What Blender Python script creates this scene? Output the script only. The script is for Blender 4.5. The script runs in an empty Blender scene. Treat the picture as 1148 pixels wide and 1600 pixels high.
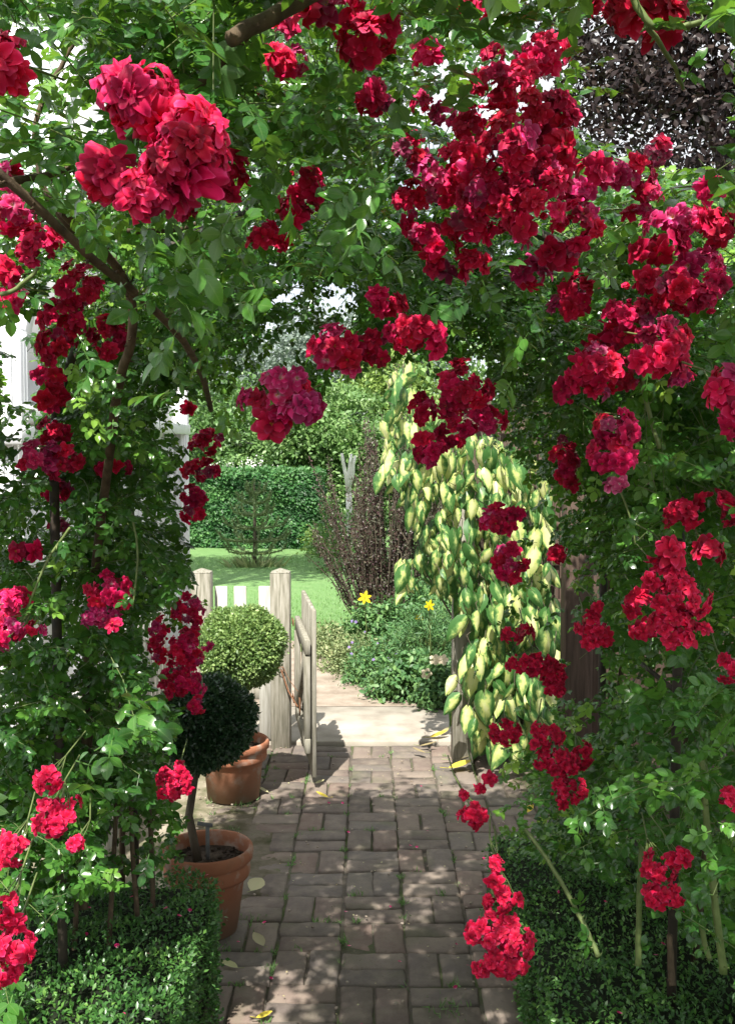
import bpy, math, random
import numpy as np
from mathutils import Vector, Matrix

random.seed(7)
rng = np.random.default_rng(7)
R = math.radians
scene = bpy.context.scene
C = scene.collection

# ------------------------------------------------------------------ camera
CAM_H, PITCH, FPX = 1.73, R(3.53), 1620.0
cam_d = bpy.data.cameras.new('camera')
cam = bpy.data.objects.new('camera', cam_d); C.objects.link(cam)
cam.location = (0, 0, CAM_H); cam.rotation_euler = (R(90) - PITCH, 0, 0)
cam_d.sensor_fit = 'VERTICAL'; cam_d.sensor_height = 36; cam_d.lens = 36 * FPX / 1600
cam_d.clip_start = 0.05; cam_d.clip_end = 500
scene.camera = cam

# ------------------------------------------------------------------ sky and sun
# light travels along SUNDIR (to the right, away from the camera, down)
SUNDIR = Vector((0.17, 0.66, -1.0)).normalized()
sun_el = math.asin(-SUNDIR.z)
sun_az = math.atan2(-SUNDIR.x, -SUNDIR.y)
world = bpy.data.worlds.new('World'); scene.world = world
world.use_nodes = True
nt = world.node_tree; nt.nodes.clear()
wo = nt.nodes.new('ShaderNodeOutputWorld'); wb = nt.nodes.new('ShaderNodeBackground')
sk = nt.nodes.new('ShaderNodeTexSky'); sk.sky_type = 'NISHITA'; sk.sun_disc = False
sk.sun_elevation = sun_el; sk.sun_rotation = sun_az
tc = nt.nodes.new('ShaderNodeTexCoord')
cn = nt.nodes.new('ShaderNodeTexNoise'); cn.inputs['Scale'].default_value = 2.2; cn.inputs['Detail'].default_value = 6
cr = nt.nodes.new('ShaderNodeMapRange'); cr.inputs['From Min'].default_value = 0.26; cr.inputs['From Max'].default_value = 0.46
cm = nt.nodes.new('ShaderNodeMix'); cm.data_type = 'RGBA'
nt.links.new(tc.outputs['Generated'], cn.inputs['Vector'])
nt.links.new(cn.outputs['Fac'], cr.inputs['Value'])
nt.links.new(cr.outputs['Result'], cm.inputs['Factor'])
nt.links.new(sk.outputs['Color'], cm.inputs['A'])
cm.inputs['B'].default_value = (9.0, 9.3, 9.8, 1)
nt.links.new(cm.outputs['Result'], wb.inputs['Color'])
wb.inputs['Strength'].default_value = 0.075
nt.links.new(wb.outputs['Background'], wo.inputs['Surface'])

sd = bpy.data.lights.new('sun', 'SUN'); sd.energy = 5.0; sd.angle = R(0.55); sd.color = (1.0, 0.95, 0.87)
so = bpy.data.objects.new('sun', sd); C.objects.link(so)
so.rotation_euler = SUNDIR.to_track_quat('-Z', 'Y').to_euler()
so.location = (-2, -5, 8)
scene.view_settings.view_transform = 'Standard'
scene.view_settings.look = 'None'
scene.view_settings.gamma = 1.0
scene.view_settings.use_curve_mapping = False
scene.view_settings.exposure = 0.98

# ------------------------------------------------------------------ helpers
CP, SP = math.cos(PITCH), math.sin(PITCH)
def W(px, py, Y):
    """world point at forward distance Y seen at photo pixel px, py"""
    dx, du = (px - 574) / FPX, (800 - py) / FPX
    d = np.array([dx, CP + du * SP, -SP + du * CP])
    return np.array([0, 0, CAM_H]) + d * (Y / d[1])
def project(P):
    P = np.asarray(P, float).reshape(-1, 3)
    y = P[:, 1]; z = P[:, 2] - CAM_H
    dep = y * CP - z * SP
    dep = np.where(dep < 0.05, 0.05, dep)
    up = y * SP + z * CP
    return 574 + FPX * P[:, 0] / dep, 800 - FPX * up / dep, dep
def inpoly(px, py, poly):
    px = np.asarray(px); py = np.asarray(py); c = np.zeros(px.shape, bool)
    n = len(poly)
    for i in range(n):
        x1, y1 = poly[i]; x2, y2 = poly[(i + 1) % n]
        cond = ((y1 > py) != (y2 > py)) & (px < (x2 - x1) * (py - y1) / ((y2 - y1) + 1e-9) + x1)
        c ^= cond
    return c

WL = {}
def tag(o, label=None, cat=None, group=None, kind=None):
    if label: o['label'] = label
    if cat: o['category'] = cat
    if group: o['group'] = group
    if kind: o['kind'] = kind
    return o
def link(o, parent=None, loc=(0, 0, 0)):
    C.objects.link(o)
    l = Vector(loc)
    if parent is not None:
        o.parent = parent; o.location = l - WL[parent.name]
    else:
        o.location = l
    WL[o.name] = l
    return o
def thing(name, loc, label, cat, group=None):
    o = bpy.data.objects.new(name, None); o.empty_display_size = 0.1
    link(o, None, loc); return tag(o, label, cat, group)

class MB:
    """collects geometry; vertices carry a vector attribute (u, v, tone)"""
    def __init__(s): s.v = []; s.lv = []; s.ls = []; s.a = []; s.nv = 0; s.nl = 0
    def add(s, v, faces, a=None):
        v = np.asarray(v, float).reshape(-1, 3)
        s.v.append(v)
        if a is None: a = np.tile([0, 0, 0.5], (len(v), 1))
        s.a.append(np.asarray(a, float).reshape(-1, 3))
        for f in faces:
            s.ls.append(np.array([s.nl])); s.nl += len(f)
            s.lv.append(np.asarray(f) + s.nv)
        s.nv += len(v)
        return s
    def add_arrays(s, v, lv, ls, a):
        s.v.append(v); s.a.append(a); s.ls.append(ls + s.nl); s.lv.append(lv + s.nv)
        s.nv += len(v); s.nl += len(lv)
        return s
    def mesh(s, name, mat, smooth=False):
        me = bpy.data.meshes.new(name)
        if s.nv:
            v = np.concatenate(s.v).astype(np.float32); lv = np.concatenate(s.lv).astype(np.int32)
            ls = np.concatenate(s.ls).astype(np.int32); a = np.concatenate(s.a).astype(np.float32)
            me.vertices.add(len(v)); me.vertices.foreach_set('co', v.ravel())
            me.loops.add(len(lv)); me.loops.foreach_set('vertex_index', lv)
            me.polygons.add(len(ls)); me.polygons.foreach_set('loop_start', ls)
            lt = np.diff(np.append(ls, len(lv))).astype(np.int32)
            me.polygons.foreach_set('loop_total', lt)
            me.update(calc_edges=True)
            at = me.attributes.new('leaf', 'FLOAT_VECTOR', 'POINT'); at.data.foreach_set('vector', a.ravel())
            if smooth: me.polygons.foreach_set('use_smooth', np.ones(len(ls), bool))
            me.validate()
        for m in (mat if isinstance(mat, (list, tuple)) else [mat]): me.materials.append(m)
        return me
    def build(s, name, mat, parent=None, smooth=False, loc=None, kind=None):
        """geometry was given in world space; loc moves the origin there"""
        me = s.mesh(name, mat, smooth)
        l = Vector(loc) if loc is not None else Vector((0, 0, 0))
        if loc is not None: me.transform(Matrix.Translation(-l))
        o = bpy.data.objects.new(name, me); link(o, parent, l)
        if kind: o['kind'] = kind
        return o
    # --- shapes
    def box(s, c, d, rot=None, tone=0.5, taper=1.0):
        x, y, z = d[0] / 2, d[1] / 2, d[2] / 2
        p = np.array([[-x, -y, -z], [x, -y, -z], [x, y, -z], [-x, y, -z],
                      [-x * taper, -y * taper, z], [x * taper, -y * taper, z], [x * taper, y * taper, z], [-x * taper, y * taper, z]])
        if rot is not None: p = p @ np.array(rot).T
        p = p + np.array(c)
        s.add(p, [(0, 3, 2, 1), (4, 5, 6, 7), (0, 1, 5, 4), (1, 2, 6, 5), (2, 3, 7, 6), (3, 0, 4, 7)], np.tile([0, 0, tone], (8, 1)))
        return s
    def cbox(s, c, d, b=0.004, rot=None, tone=0.5, jit=0.0, pr=None):
        """box with chamfered edges"""
        pr = pr or random
        hx, hy, hz = d[0] / 2, d[1] / 2, d[2] / 2
        pts = []
        idx = {}
        for sx in (-1, 1):
            for sy in (-1, 1):
                for sz in (-1, 1):
                    j = [pr.uniform(-jit, jit) for _ in range(3)]
                    for ax in range(3):
                        q = [sx * (hx - b), sy * (hy - b), sz * (hz - b)]
                        q[ax] = (sx * hx, sy * hy, sz * hz)[ax]
                        idx[(sx, sy, sz, ax)] = len(pts)
                        pts.append([q[k] + j[k] for k in range(3)])
        F = []
        for ax in range(3):
            o1, o2 = [a for a in range(3) if a != ax]
            for sg in (-1, 1):
                def key(a, b_):
                    k = [0, 0, 0]; k[ax] = sg; k[o1] = a; k[o2] = b_
                    return idx[(k[0], k[1], k[2], ax)]
                f = [key(-1, -1), key(1, -1), key(1, 1), key(-1, 1)]
                F.append(f)
        # edges
        for ax in range(3):
            o1, o2 = [a for a in range(3) if a != ax]
            for s1 in (-1, 1):
                for s2 in (-1, 1):
                    def key(sg, which):
                        k = [0, 0, 0]; k[ax] = sg; k[o1] = s1; k[o2] = s2
                        return idx[(k[0], k[1], k[2], which)]
                    F.append([key(-1, o1), key(1, o1), key(1, o2), key(-1, o2)])
        for sx in (-1, 1):
            for sy in (-1, 1):
                for sz in (-1, 1):
                    F.append([idx[(sx, sy, sz, 0)], idx[(sx, sy, sz, 1)], idx[(sx, sy, sz, 2)]])
        P = np.array(pts)
        # orient outward
        G = []
        for f in F:
            a, b2, c2 = P[f[0]], P[f[1]], P[f[2]]
            n = np.cross(b2 - a, c2 - a)
            G.append(f if np.dot(n, P[f].mean(0)) > 0 else f[::-1])
        if rot is not None: P = P @ np.array(rot).T
        s.add(P + np.array(c), G, np.tile([0, 0, tone], (len(P), 1)))
        return s
    def tube(s, pts, r, n=6, cap=True, tone=0.5):
        pts = np.asarray(pts, float); k = len(pts)
        r = np.full(k, r) if np.isscalar(r) else np.asarray(r, float)
        t = np.gradient(pts, axis=0); t /= np.linalg.norm(t, axis=1)[:, None] + 1e-9
        ref = np.array([0, 0, 1.0]) if abs(t[0][2]) < 0.9 else np.array([1.0, 0, 0])
        V = []; A = []
        for i in range(k):
            x = np.cross(t[i], ref); x /= np.linalg.norm(x) + 1e-9; y = np.cross(x, t[i]); ref = y * 1.0 if False else ref
            for j in range(n):
                a = 2 * math.pi * j / n
                V.append(pts[i] + r[i] * (math.cos(a) * x + math.sin(a) * y)); A.append([j / n, i / k, tone])
        F = []
        for i in range(k - 1):
            for j in range(n):
                j2 = (j + 1) % n
                F.append((i * n + j, i * n + j2, (i + 1) * n + j2, (i + 1) * n + j))
        if cap:
            F.append(tuple(range(n))[::-1]); F.append(tuple((k - 1) * n + j for j in range(n)))
        s.add(V, F, A); return s
    def lathe(s, c, prof, n=40, wob=0.0, tone=0.5):
        V = []; A = []
        for i, (r_, z) in enumerate(prof):
            for j in range(n):
                a = 2 * math.pi * j / n
                rr = r_ * (1 + wob * math.sin(3 * a + i))
                V.append((c[0] + rr * math.cos(a), c[1] + rr * math.sin(a), c[2] + z)); A.append([j / n, i / len(prof), tone])
        F = []
        for i in range(len(prof) - 1):
            for j in range(n):
                j2 = (j + 1) % n
                F.append((i * n + j, i * n + j2, (i + 1) * n + j2, (i + 1) * n + j))
        s.add(V, F, A); return s
    def scatter(s, tmpl, frames, pos, scale, tone):
        """copies of a template (v, faces, uv) with (k,3,3) frames whose columns are side, along, normal"""
        tv, tf, tu = tmpl
        k = len(pos)
        if k == 0: return s
        n = len(tv)
        P = np.einsum('kij,nj->kni', frames, tv) * np.asarray(scale).reshape(-1, 1, 1) + pos[:, None, :]
        A = np.empty((k, n, 3)); A[:, :, 0] = tu[:, 0]; A[:, :, 1] = tu[:, 1]; A[:, :, 2] = np.asarray(tone)[:, None]
        lv1 = np.concatenate([np.asarray(f) for f in tf]); L = len(lv1)
        st1 = np.cumsum([0] + [len(f) for f in tf])[:-1]
        lv = (lv1[None, :] + (np.arange(k) * n)[:, None]).ravel()
        ls = (st1[None, :] + (np.arange(k) * L)[:, None]).ravel()
        s.add_arrays(P.reshape(-1, 3), lv, ls, A.reshape(-1, 3)); return s

def nrm(a):
    a = np.asarray(a, float); return a / (np.linalg.norm(a, axis=-1, keepdims=True) + 1e-9)
def frames(along, normal):
    y = nrm(along); x = nrm(np.cross(y, normal)); z = np.cross(x, y)
    return np.stack([x, y, z], axis=-1)

def rnd(n): return rng.normal(size=(n, 3))

# ------------------------------------------------------------------ leaf templates
def leaflet(L=1.0, Wd=0.62, fold=0.18, droop=0.15, st=((0.18, 0.62), (0.45, 1.0), (0.75, 0.72)), serr=0):
    v = [(0, 0, 0)]; u = [(0, 0)]
    for (t, w) in st:
        z = -droop * t * t * L
        h = Wd / 2 * w * L
        v += [(-h, t * L, z + fold * h), (0, t * L, z), (h, t * L, z + fold * h)]
        u += [(-1, t), (0, t), (1, t)]
    v.append((0, L, -droop * L)); u.append((0, 1))
    f = [(0, 2, 1), (0, 3, 2)]
    ns = len(st)
    for i in range(ns - 1):
        a = 1 + 3 * i; b = a + 3
        f += [(a, a + 1, b + 1, b), (a + 1, a + 2, b + 2, b + 1)]
    a = 1 + 3 * (ns - 1); t = len(v) - 1
    f += [(a, a + 1, t), (a + 1, a + 2, t)]
    return np.array(v, float), f, np.array(u, float)
SER = ((0.06, 0.34), (0.14, 0.55), (0.18, 0.66), (0.20, 0.62), (0.30, 0.88), (0.32, 0.83), (0.43, 1.0), (0.45, 0.94), (0.56, 0.98), (0.58, 0.90), (0.69, 0.84), (0.71, 0.75), (0.82, 0.58), (0.84, 0.50), (0.93, 0.26))
def xf(tm, off=(0, 0, 0), ang=0, tilt=0, sc=1, yaw=0):
    v, f, u = tm
    m = Matrix.Rotation(ang, 3, 'Z') @ Matrix.Rotation(tilt, 3, 'Y') @ Matrix.Rotation(yaw, 3, 'X')
    return (v * sc) @ np.array(m).T + np.array(off), f, u
def join(tms):
    V = []; F = []; U = []; n = 0
    for v, f, u in tms:
        V.append(v); U.append(u); F += [tuple(i + n for i in q) for q in f]; n += len(v)
    return np.concatenate(V), F, np.concatenate(U)
def compound(pairs, seed, serr=False):
    """rose leaf about 1 unit long: leaflets in pairs on a stalk"""
    r = random.Random(seed)
    parts = []
    st = SER if serr else ((0.27, 0.86), (0.66, 0.88))
    curve = r.uniform(-0.12, 0.12); sag = r.uniform(0.05, 0.3)
    def pt(t): return (curve * t * t, t * 0.62, -sag * t * t * 0.5)
    parts.append(xf(leaflet(0.42 * r.uniform(.9, 1.1), 0.66, r.uniform(.05, .4), r.uniform(.05, .35), st), pt(1.0), r.uniform(-.2, .2), r.uniform(-.3, .3)))
    for i in range(pairs):
        t = 0.30 + 0.55 * i / max(1, pairs - 1)
        for sg in (-1, 1):
            parts.append(xf(leaflet((0.30 + 0.06 * i) * r.uniform(.88, 1.12), 0.66, r.uniform(.05, .4), r.uniform(.05, .4), st), pt(t + r.uniform(-.02, .02)),
                            -sg * R(r.uniform(50, 72)), r.uniform(-.45, .45), 1, r.uniform(-.3, .15)))
    # stalk
    w = 0.014
    v = []; u = []
    for t in (0, 1.0):
        p = pt(t); v += [(p[0] - w, p[1], p[2]), (p[0] + w, p[1], p[2])]; u += [(0, .9)] * 2
    parts.append((np.array(v, float), [(0, 1, 3, 2)], np.array(u, float)))
    return join(parts)
ROSE_T = [compound(2, 1), compound(3, 2), compound(2, 3), compound(3, 4)]
ROSE_HI = [compound(2, 11, True), compound(3, 12, True), compound(2, 13, True), compound(3, 14, True), compound(2, 15, True)]
SMALL = leaflet(1, 0.55, 0.25, 0.1, ((0.5, 1.0),))          # four triangles
BLADE = (np.array([(-.5, 0, 0), (.5, 0, 0), (0, 1, 0)], float), [(0, 1, 2)], np.array([(-1, 0), (1, 0), (0, 1)], float))
KITE = (np.array([(0, 0, 0), (.30, .45, .07), (0, 1, -.08), (-.30, .45, .07)], float), [(0, 1, 2), (0, 2, 3)], np.array([(0, 0), (1, .45), (0, 1), (-1, .45)], float))
OVAL = leaflet(1, 0.5, 0.2, 0.2, ((0.3, .9), (0.68, .85)))

# ------------------------------------------------------------------ materials
def new_mat(name):
    m = bpy.data.materials.new(name); m.use_nodes = True
    nt = m.node_tree; nt.nodes.clear()
    out = nt.nodes.new('ShaderNodeOutputMaterial'); p = nt.nodes.new('ShaderNodeBsdfPrincipled')
    nt.links.new(p.outputs['BSDF'], out.inputs['Surface'])
    return m, nt, p, out
def N(nt, t, **kw):
    n = nt.nodes.new(t)
    for k, v in kw.items():
        if k in n.inputs: n.inputs[k].default_value = v
        else: setattr(n, k, v)
    return n
def ramp(nt, stops, interp='LINEAR'):
    r = nt.nodes.new('ShaderNodeValToRGB'); r.color_ramp.interpolation = interp
    e = r.color_ramp.elements
    while len(e) > 1: e.remove(e[-1])
    e[0].position = stops[0][0]; e[0].color = (*stops[0][1], 1)
    for p, c in stops[1:]:
        x = e.new(p); x.color = (*c, 1)
    return r
def mixc(nt, fac, a, b, mode='MIX'):
    m = nt.nodes.new('ShaderNodeMix'); m.data_type = 'RGBA'; m.blend_type = mode
    for k, v in (('Factor', fac), ('A', a), ('B', b)):
        if isinstance(v, (int, float)): m.inputs[k].default_value = v
        elif isinstance(v, tuple): m.inputs[k].default_value = (*v, 1) if len(v) == 3 else v
        else: nt.links.new(v, m.inputs[k])
    return m.outputs['Result']
def noise(nt, scale, detail=4, rough=0.55, coord='Object', dist=0.0, vec=None):
    t = nt.nodes.new('ShaderNodeTexCoord'); n = nt.nodes.new('ShaderNodeTexNoise')
    n.inputs['Scale'].default_value = scale; n.inputs['Detail'].default_value = detail; n.inputs['Roughness'].default_value = rough
    n.inputs['Distortion'].default_value = dist
    nt.links.new(vec if vec is not None else t.outputs[coord], n.inputs['Vector'])
    return n.outputs['Fac']
def bump(nt, p, h, strength=0.3, dist=0.01):
    b = nt.nodes.new('ShaderNodeBump'); b.inputs['Strength'].default_value = strength; b.inputs['Distance'].default_value = dist
    nt.links.new(h, b.inputs['Height']); nt.links.new(b.outputs['Normal'], p.inputs['Normal'])
def math_(nt, op, a, b=None, clamp=False):
    m = nt.nodes.new('ShaderNodeMath'); m.operation = op; m.use_clamp = clamp
    for i, v in enumerate((a, b)):
        if v is None: continue
        if isinstance(v, (int, float)): m.inputs[i].default_value = v
        else: nt.links.new(v, m.inputs[i])
    return m.outputs[0]

def leaf_mat(name, stops, rough=0.4, trans=0.3, tcol=(0.25, 0.45, 0.04), rib=0.35, under=0.35, spec=0.5, objrand=0.3):
    m, nt, p, out = new_mat(name)
    at = N(nt, 'ShaderNodeAttribute'); at.attribute_name = 'leaf'
    sp = N(nt, 'ShaderNodeSeparateXYZ'); nt.links.new(at.outputs['Vector'], sp.inputs[0])
    oi = N(nt, 'ShaderNodeObjectInfo')
    tone = math_(nt, 'ADD', sp.outputs[2], math_(nt, 'MULTIPLY', math_(nt, 'SUBTRACT', oi.outputs['Random'], 0.5), objrand), True)
    rp = ramp(nt, stops); nt.links.new(tone, rp.inputs[0])
    col = rp.outputs[0]
    # midrib and side veins, paler
    au = math_(nt, 'ABSOLUTE', sp.outputs[0])
    rb = math_(nt, 'LESS_THAN', au, 0.07)
    vv = math_(nt, 'SINE', math_(nt, 'MULTIPLY', math_(nt, 'SUBTRACT', sp.outputs[1], math_(nt, 'MULTIPLY', au, 0.18)), 48.0))
    vn = math_(nt, 'MULTIPLY', math_(nt, 'GREATER_THAN', vv, 0.86), 0.35)
    fac = math_(nt, 'MULTIPLY', math_(nt, 'MAXIMUM', rb, vn), rib)
    pale = mixc(nt, 0.5, col, (0.30, 0.42, 0.14))
    col = mixc(nt, fac, col, pale)
    geo = N(nt, 'ShaderNodeNewGeometry')
    und = mixc(nt, 0.5, col, (0.16, 0.24, 0.13))
    colb = mixc(nt, math_(nt, 'MULTIPLY', geo.outputs['Backfacing'], under * 2, True), col, und)
    nt.links.new(colb, p.inputs['Base Color'])
    p.inputs['Roughness'].default_value = rough
    p.inputs['Specular IOR Level'].default_value = spec
    tr = N(nt, 'ShaderNodeBsdfTranslucent')
    tcx = mixc(nt, 0.5, col, tcol)
    nt.links.new(tcx, tr.inputs['Color'])
    mx = N(nt, 'ShaderNodeMixShader'); mx.inputs[0].default_value = trans
    nt.links.new(p.outputs[0], mx.inputs[1]); nt.links.new(tr.outputs[0], mx.inputs[2])
    nt.links.new(mx.outputs[0], out.inputs['Surface'])
    m.use_backface_culling = False
    return m

def petal_mat(name, deep, mid, edge, base, trans=0.3, objrand=0.5, hue=0.482):
    m, nt, p, out = new_mat(name)
    at = N(nt, 'ShaderNodeAttribute'); at.attribute_name = 'leaf'
    sp = N(nt, 'ShaderNodeSeparateXYZ'); nt.links.new(at.outputs['Vector'], sp.inputs[0])
    rp = ramp(nt, [(0.0, base), (0.14 if 'pink' not in name else .42, mid), (0.6, deep), (0.9, mid), (1.0, edge)])
    nz = noise(nt, 90, 3)
    vv = math_(nt, 'ADD', sp.outputs[1], math_(nt, 'MULTIPLY', math_(nt, 'SUBTRACT', nz, 0.5), 0.35))
    nt.links.new(vv, rp.inputs[0])
    oi = N(nt, 'ShaderNodeObjectInfo')
    hs = N(nt, 'ShaderNodeHueSaturation'); nt.links.new(rp.outputs[0], hs.inputs['Color'])
    nt.links.new(math_(nt, 'ADD', hue, math_(nt, 'MULTIPLY', oi.outputs['Random'], 0.014)), hs.inputs['Hue'])
    r2 = N(nt, 'ShaderNodeTexWhiteNoise'); r2.noise_dimensions = '1D'; nt.links.new(math_(nt, 'MULTIPLY', oi.outputs['Random'], 91.7), r2.inputs['W'])
    nt.links.new(math_(nt, 'ADD', math_(nt, 'ADD', 1.0 - objrand / 2, math_(nt, 'MULTIPLY', r2.outputs['Value'], objrand)),
                       math_(nt, 'MULTIPLY', math_(nt, 'SUBTRACT', sp.outputs[2], 0.5), 1.0)), hs.inputs['Value'])
    nt.links.new(hs.outputs[0], p.inputs['Base Color'])
    p.inputs['Roughness'].default_value = 0.6; p.inputs['Specular IOR Level'].default_value = 0.25
    try:
        p.inputs['Sheen Weight'].default_value = 0.25; p.inputs['Sheen Tint'].default_value = (1, .35, .5, 1); p.inputs['Sheen Roughness'].default_value = 0.4
    except Exception: pass
    tr = N(nt, 'ShaderNodeBsdfTranslucent'); nt.links.new(hs.outputs[0], tr.inputs['Color'])
    mx = N(nt, 'ShaderNodeMixShader'); mx.inputs[0].default_value = trans
    nt.links.new(p.outputs[0], mx.inputs[1]); nt.links.new(tr.outputs[0], mx.inputs[2]); nt.links.new(mx.outputs[0], out.inputs['Surface'])
    return m

def simple(name, stops, scale=8, rough=0.8, bs=0.3, bd=0.01, detail=6, spec=0.3, fine=None, stretch=None, objrand=0.0, bscale=None, coord='Object'):
    m, nt, p, out = new_mat(name)
    vec = None
    if stretch:
        t = N(nt, 'ShaderNodeTexCoord'); mp = N(nt, 'ShaderNodeMapping'); mp.inputs['Scale'].default_value = stretch
        nt.links.new(t.outputs[coord], mp.inputs[0]); vec = mp.outputs[0]
    n1 = noise(nt, scale, detail, vec=vec, coord=coord)
    rp = ramp(nt, stops); nt.links.new(n1, rp.inputs[0]); col = rp.outputs[0]
    if objrand:
        oi = N(nt, 'ShaderNodeObjectInfo'); hs = N(nt, 'ShaderNodeHueSaturation'); nt.links.new(col, hs.inputs['Color'])
        nt.links.new(math_(nt, 'ADD', 1 - objrand / 2, math_(nt, 'MULTIPLY', oi.outputs['Random'], objrand)), hs.inputs['Value'])
        col = hs.outputs[0]
    nt.links.new(col, p.inputs['Base Color'])
    p.inputs['Roughness'].default_value = rough; p.inputs['Specular IOR Level'].default_value = spec
    n2 = noise(nt, bscale or scale * 5, 8, 0.65, vec=vec, coord=coord)
    bump(nt, p, n2, bs, bd)
    return m

M = {}
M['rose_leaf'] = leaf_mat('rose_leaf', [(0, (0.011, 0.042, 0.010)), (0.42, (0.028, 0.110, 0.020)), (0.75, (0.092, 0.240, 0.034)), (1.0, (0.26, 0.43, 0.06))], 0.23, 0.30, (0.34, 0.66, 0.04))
M['dry_leaf'] = leaf_mat('dry_leaf', [(0, (0.30, 0.24, 0.12)), (0.5, (0.42, 0.38, 0.22)), (1, (0.50, 0.50, 0.25))], 0.6, 0.15, (0.5, 0.45, 0.2))
M['yellow_leaf'] = leaf_mat('yellow_leaf', [(0, (0.62, 0.44, 0.04)), (1, (0.75, 0.62, 0.08))], 0.5, 0.2, (0.7, 0.6, 0.1), objrand=0.2)
M['petal'] = petal_mat('crimson_petal', (0.56, 0.0035, 0.014), (0.64, 0.006, 0.035), (0.74, 0.045, 0.13), (0.6, 0.05, 0.05), trans=0.24, objrand=0.6)
M['petal_pink'] = petal_mat('pink_faded_petal', (0.55, 0.012, 0.075), (0.66, 0.035, 0.15), (0.72, 0.16, 0.30), (0.80, 0.55, 0.62))
M['petal_old'] = petal_mat('faded_petal', (0.40, 0.03, 0.10), (0.48, 0.08, 0.16), (0.55, 0.25, 0.30), (0.7, 0.5, 0.5))
M['yellow_petal'] = petal_mat('yellow_petal', (0.78, 0.58, 0.01), (0.8, 0.64, 0.02), (0.82, 0.68, 0.04), (0.8, 0.56, 0.02), hue=.495, objrand=.1)
M['blue_petal'] = petal_mat('lilac_petal', (0.35, 0.25, 0.6), (0.45, 0.35, 0.7), (0.6, 0.5, 0.75), (0.5, 0.4, 0.7), hue=.495)
M['pale_petal'] = petal_mat('cream_petal', (0.7, 0.6, 0.45), (0.75, 0.66, 0.5), (0.78, 0.7, 0.55), (0.6, 0.55, 0.3), hue=.495)
M['stamen'] = simple('stamen', [(0.3, (0.55, 0.30, 0.02)), (0.7, (0.7, 0.45, 0.05))], 60)
M['green_stem'] = simple('green_stem', [(0.3, (0.09, 0.13, 0.04)), (0.7, (0.18, 0.23, 0.08))], 30, 0.5, 0.1)
M['cane'] = simple('old_cane', [(0.3, (0.045, 0.030, 0.018)), (0.7, (0.14, 0.10, 0.06))], 40, 0.8, 0.6, 0.004, stretch=(1, 1, .4))
M['bark'] = simple('bark', [(0.3, (0.06, 0.05, 0.035)), (0.7, (0.17, 0.14, 0.10))], 14, 0.9, 0.7, 0.02, stretch=(1, 1, .3))
M['birch'] = simple('white_bark', [(0.3, (0.55, 0.53, 0.48)), (0.7, (0.8, 0.78, 0.74))], 10, 0.7, 0.3)
M['dark_metal'] = simple('dark_metal', [(0.3, (0.03, 0.028, 0.025)), (0.7, (0.08, 0.06, 0.045))], 30, 0.6, 0.2)
M['rust'] = simple('rusty_iron', [(0.3, (0.12, 0.055, 0.03)), (0.7, (0.25, 0.12, 0.06))], 60, 0.7, 0.3)
M['label_metal'] = simple('grey_metal', [(0.3, (0.10, 0.11, 0.11)), (0.7, (0.2, 0.2, 0.2))], 30, 0.5, 0.1)
M['silver_wood'] = simple('weathered_wood', [(0.3, (0.15, 0.145, 0.105)), (0.5, (0.27, 0.255, 0.205)), (0.72, (0.38, 0.36, 0.31))], 14, 0.85, 0.5, 0.004, stretch=(6, 6, .5))
M['pale_wood'] = simple('pale_painted_wood', [(0.3, (0.33, 0.32, 0.27)), (0.5, (0.48, 0.47, 0.42)), (0.72, (0.60, 0.60, 0.56))], 10, 0.8, 0.4, 0.003, stretch=(6, 6, .5))
M['brown_wood'] = simple('brown_wood', [(0.3, (0.055, 0.038, 0.028)), (0.7, (0.125, 0.085, 0.065))], 12, 0.85, 0.5, 0.005, stretch=(5, 5, .4), objrand=0.25)  # browns darkened, putting the shade on the fence into the colour
M['white_paint'] = simple('white_paint', [(0.25, (0.70, 0.71, 0.72)), (0.6, (0.82, 0.82, 0.82))], 6, 0.45, 0.08, 0.003, objrand=0.08)
M['soil'] = simple('soil', [(0.3, (0.035, 0.024, 0.016)), (0.55, (0.09, 0.065, 0.045)), (0.75, (0.17, 0.13, 0.10))], 16, 0.95, 0.9, 0.03, coord='Object')
M['mossy'] = simple('mossy_paving', [(0.3, (0.07, 0.085, 0.035)), (0.5, (0.20, 0.18, 0.12)), (0.68, (0.34, 0.30, 0.23))], 9, 0.92, 0.6, 0.01)
M['mossy_soil'] = simple('mossy_soil', [(0.3, (0.05, 0.055, 0.022)), (0.45, (0.11, 0.095, 0.060)), (0.6, (0.17, 0.145, 0.11)), (0.75, (0.10, 0.13, 0.04))], 9, 0.95, 0.8, 0.01, bscale=110)
M['dust'] = simple('dusty_gravel', [(0.3, (0.22, 0.175, 0.135)), (0.55, (0.33, 0.275, 0.22)), (0.75, (0.42, 0.36, 0.30))], 7, 0.95, 0.6, 0.01, bscale=90)
M['concrete'] = simple('pale_concrete', [(0.3, (0.25, 0.22, 0.18)), (0.5, (0.36, 0.325, 0.27)), (0.72, (0.44, 0.40, 0.34))], 5, 0.85, 0.35, 0.004, bscale=120)
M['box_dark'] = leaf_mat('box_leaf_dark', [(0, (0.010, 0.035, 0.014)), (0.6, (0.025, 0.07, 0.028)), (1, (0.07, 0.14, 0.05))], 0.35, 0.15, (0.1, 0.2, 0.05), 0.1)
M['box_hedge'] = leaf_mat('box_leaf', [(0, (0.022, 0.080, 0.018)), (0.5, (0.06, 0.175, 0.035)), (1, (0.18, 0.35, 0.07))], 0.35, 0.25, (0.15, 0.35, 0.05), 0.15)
M['box_light'] = leaf_mat('box_leaf_light', [(0, (0.05, 0.11, 0.03)), (0.5, (0.15, 0.26, 0.07)), (1, (0.36, 0.48, 0.17))], 0.4, 0.28, (0.3, 0.45, 0.06), 0.15)
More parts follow.
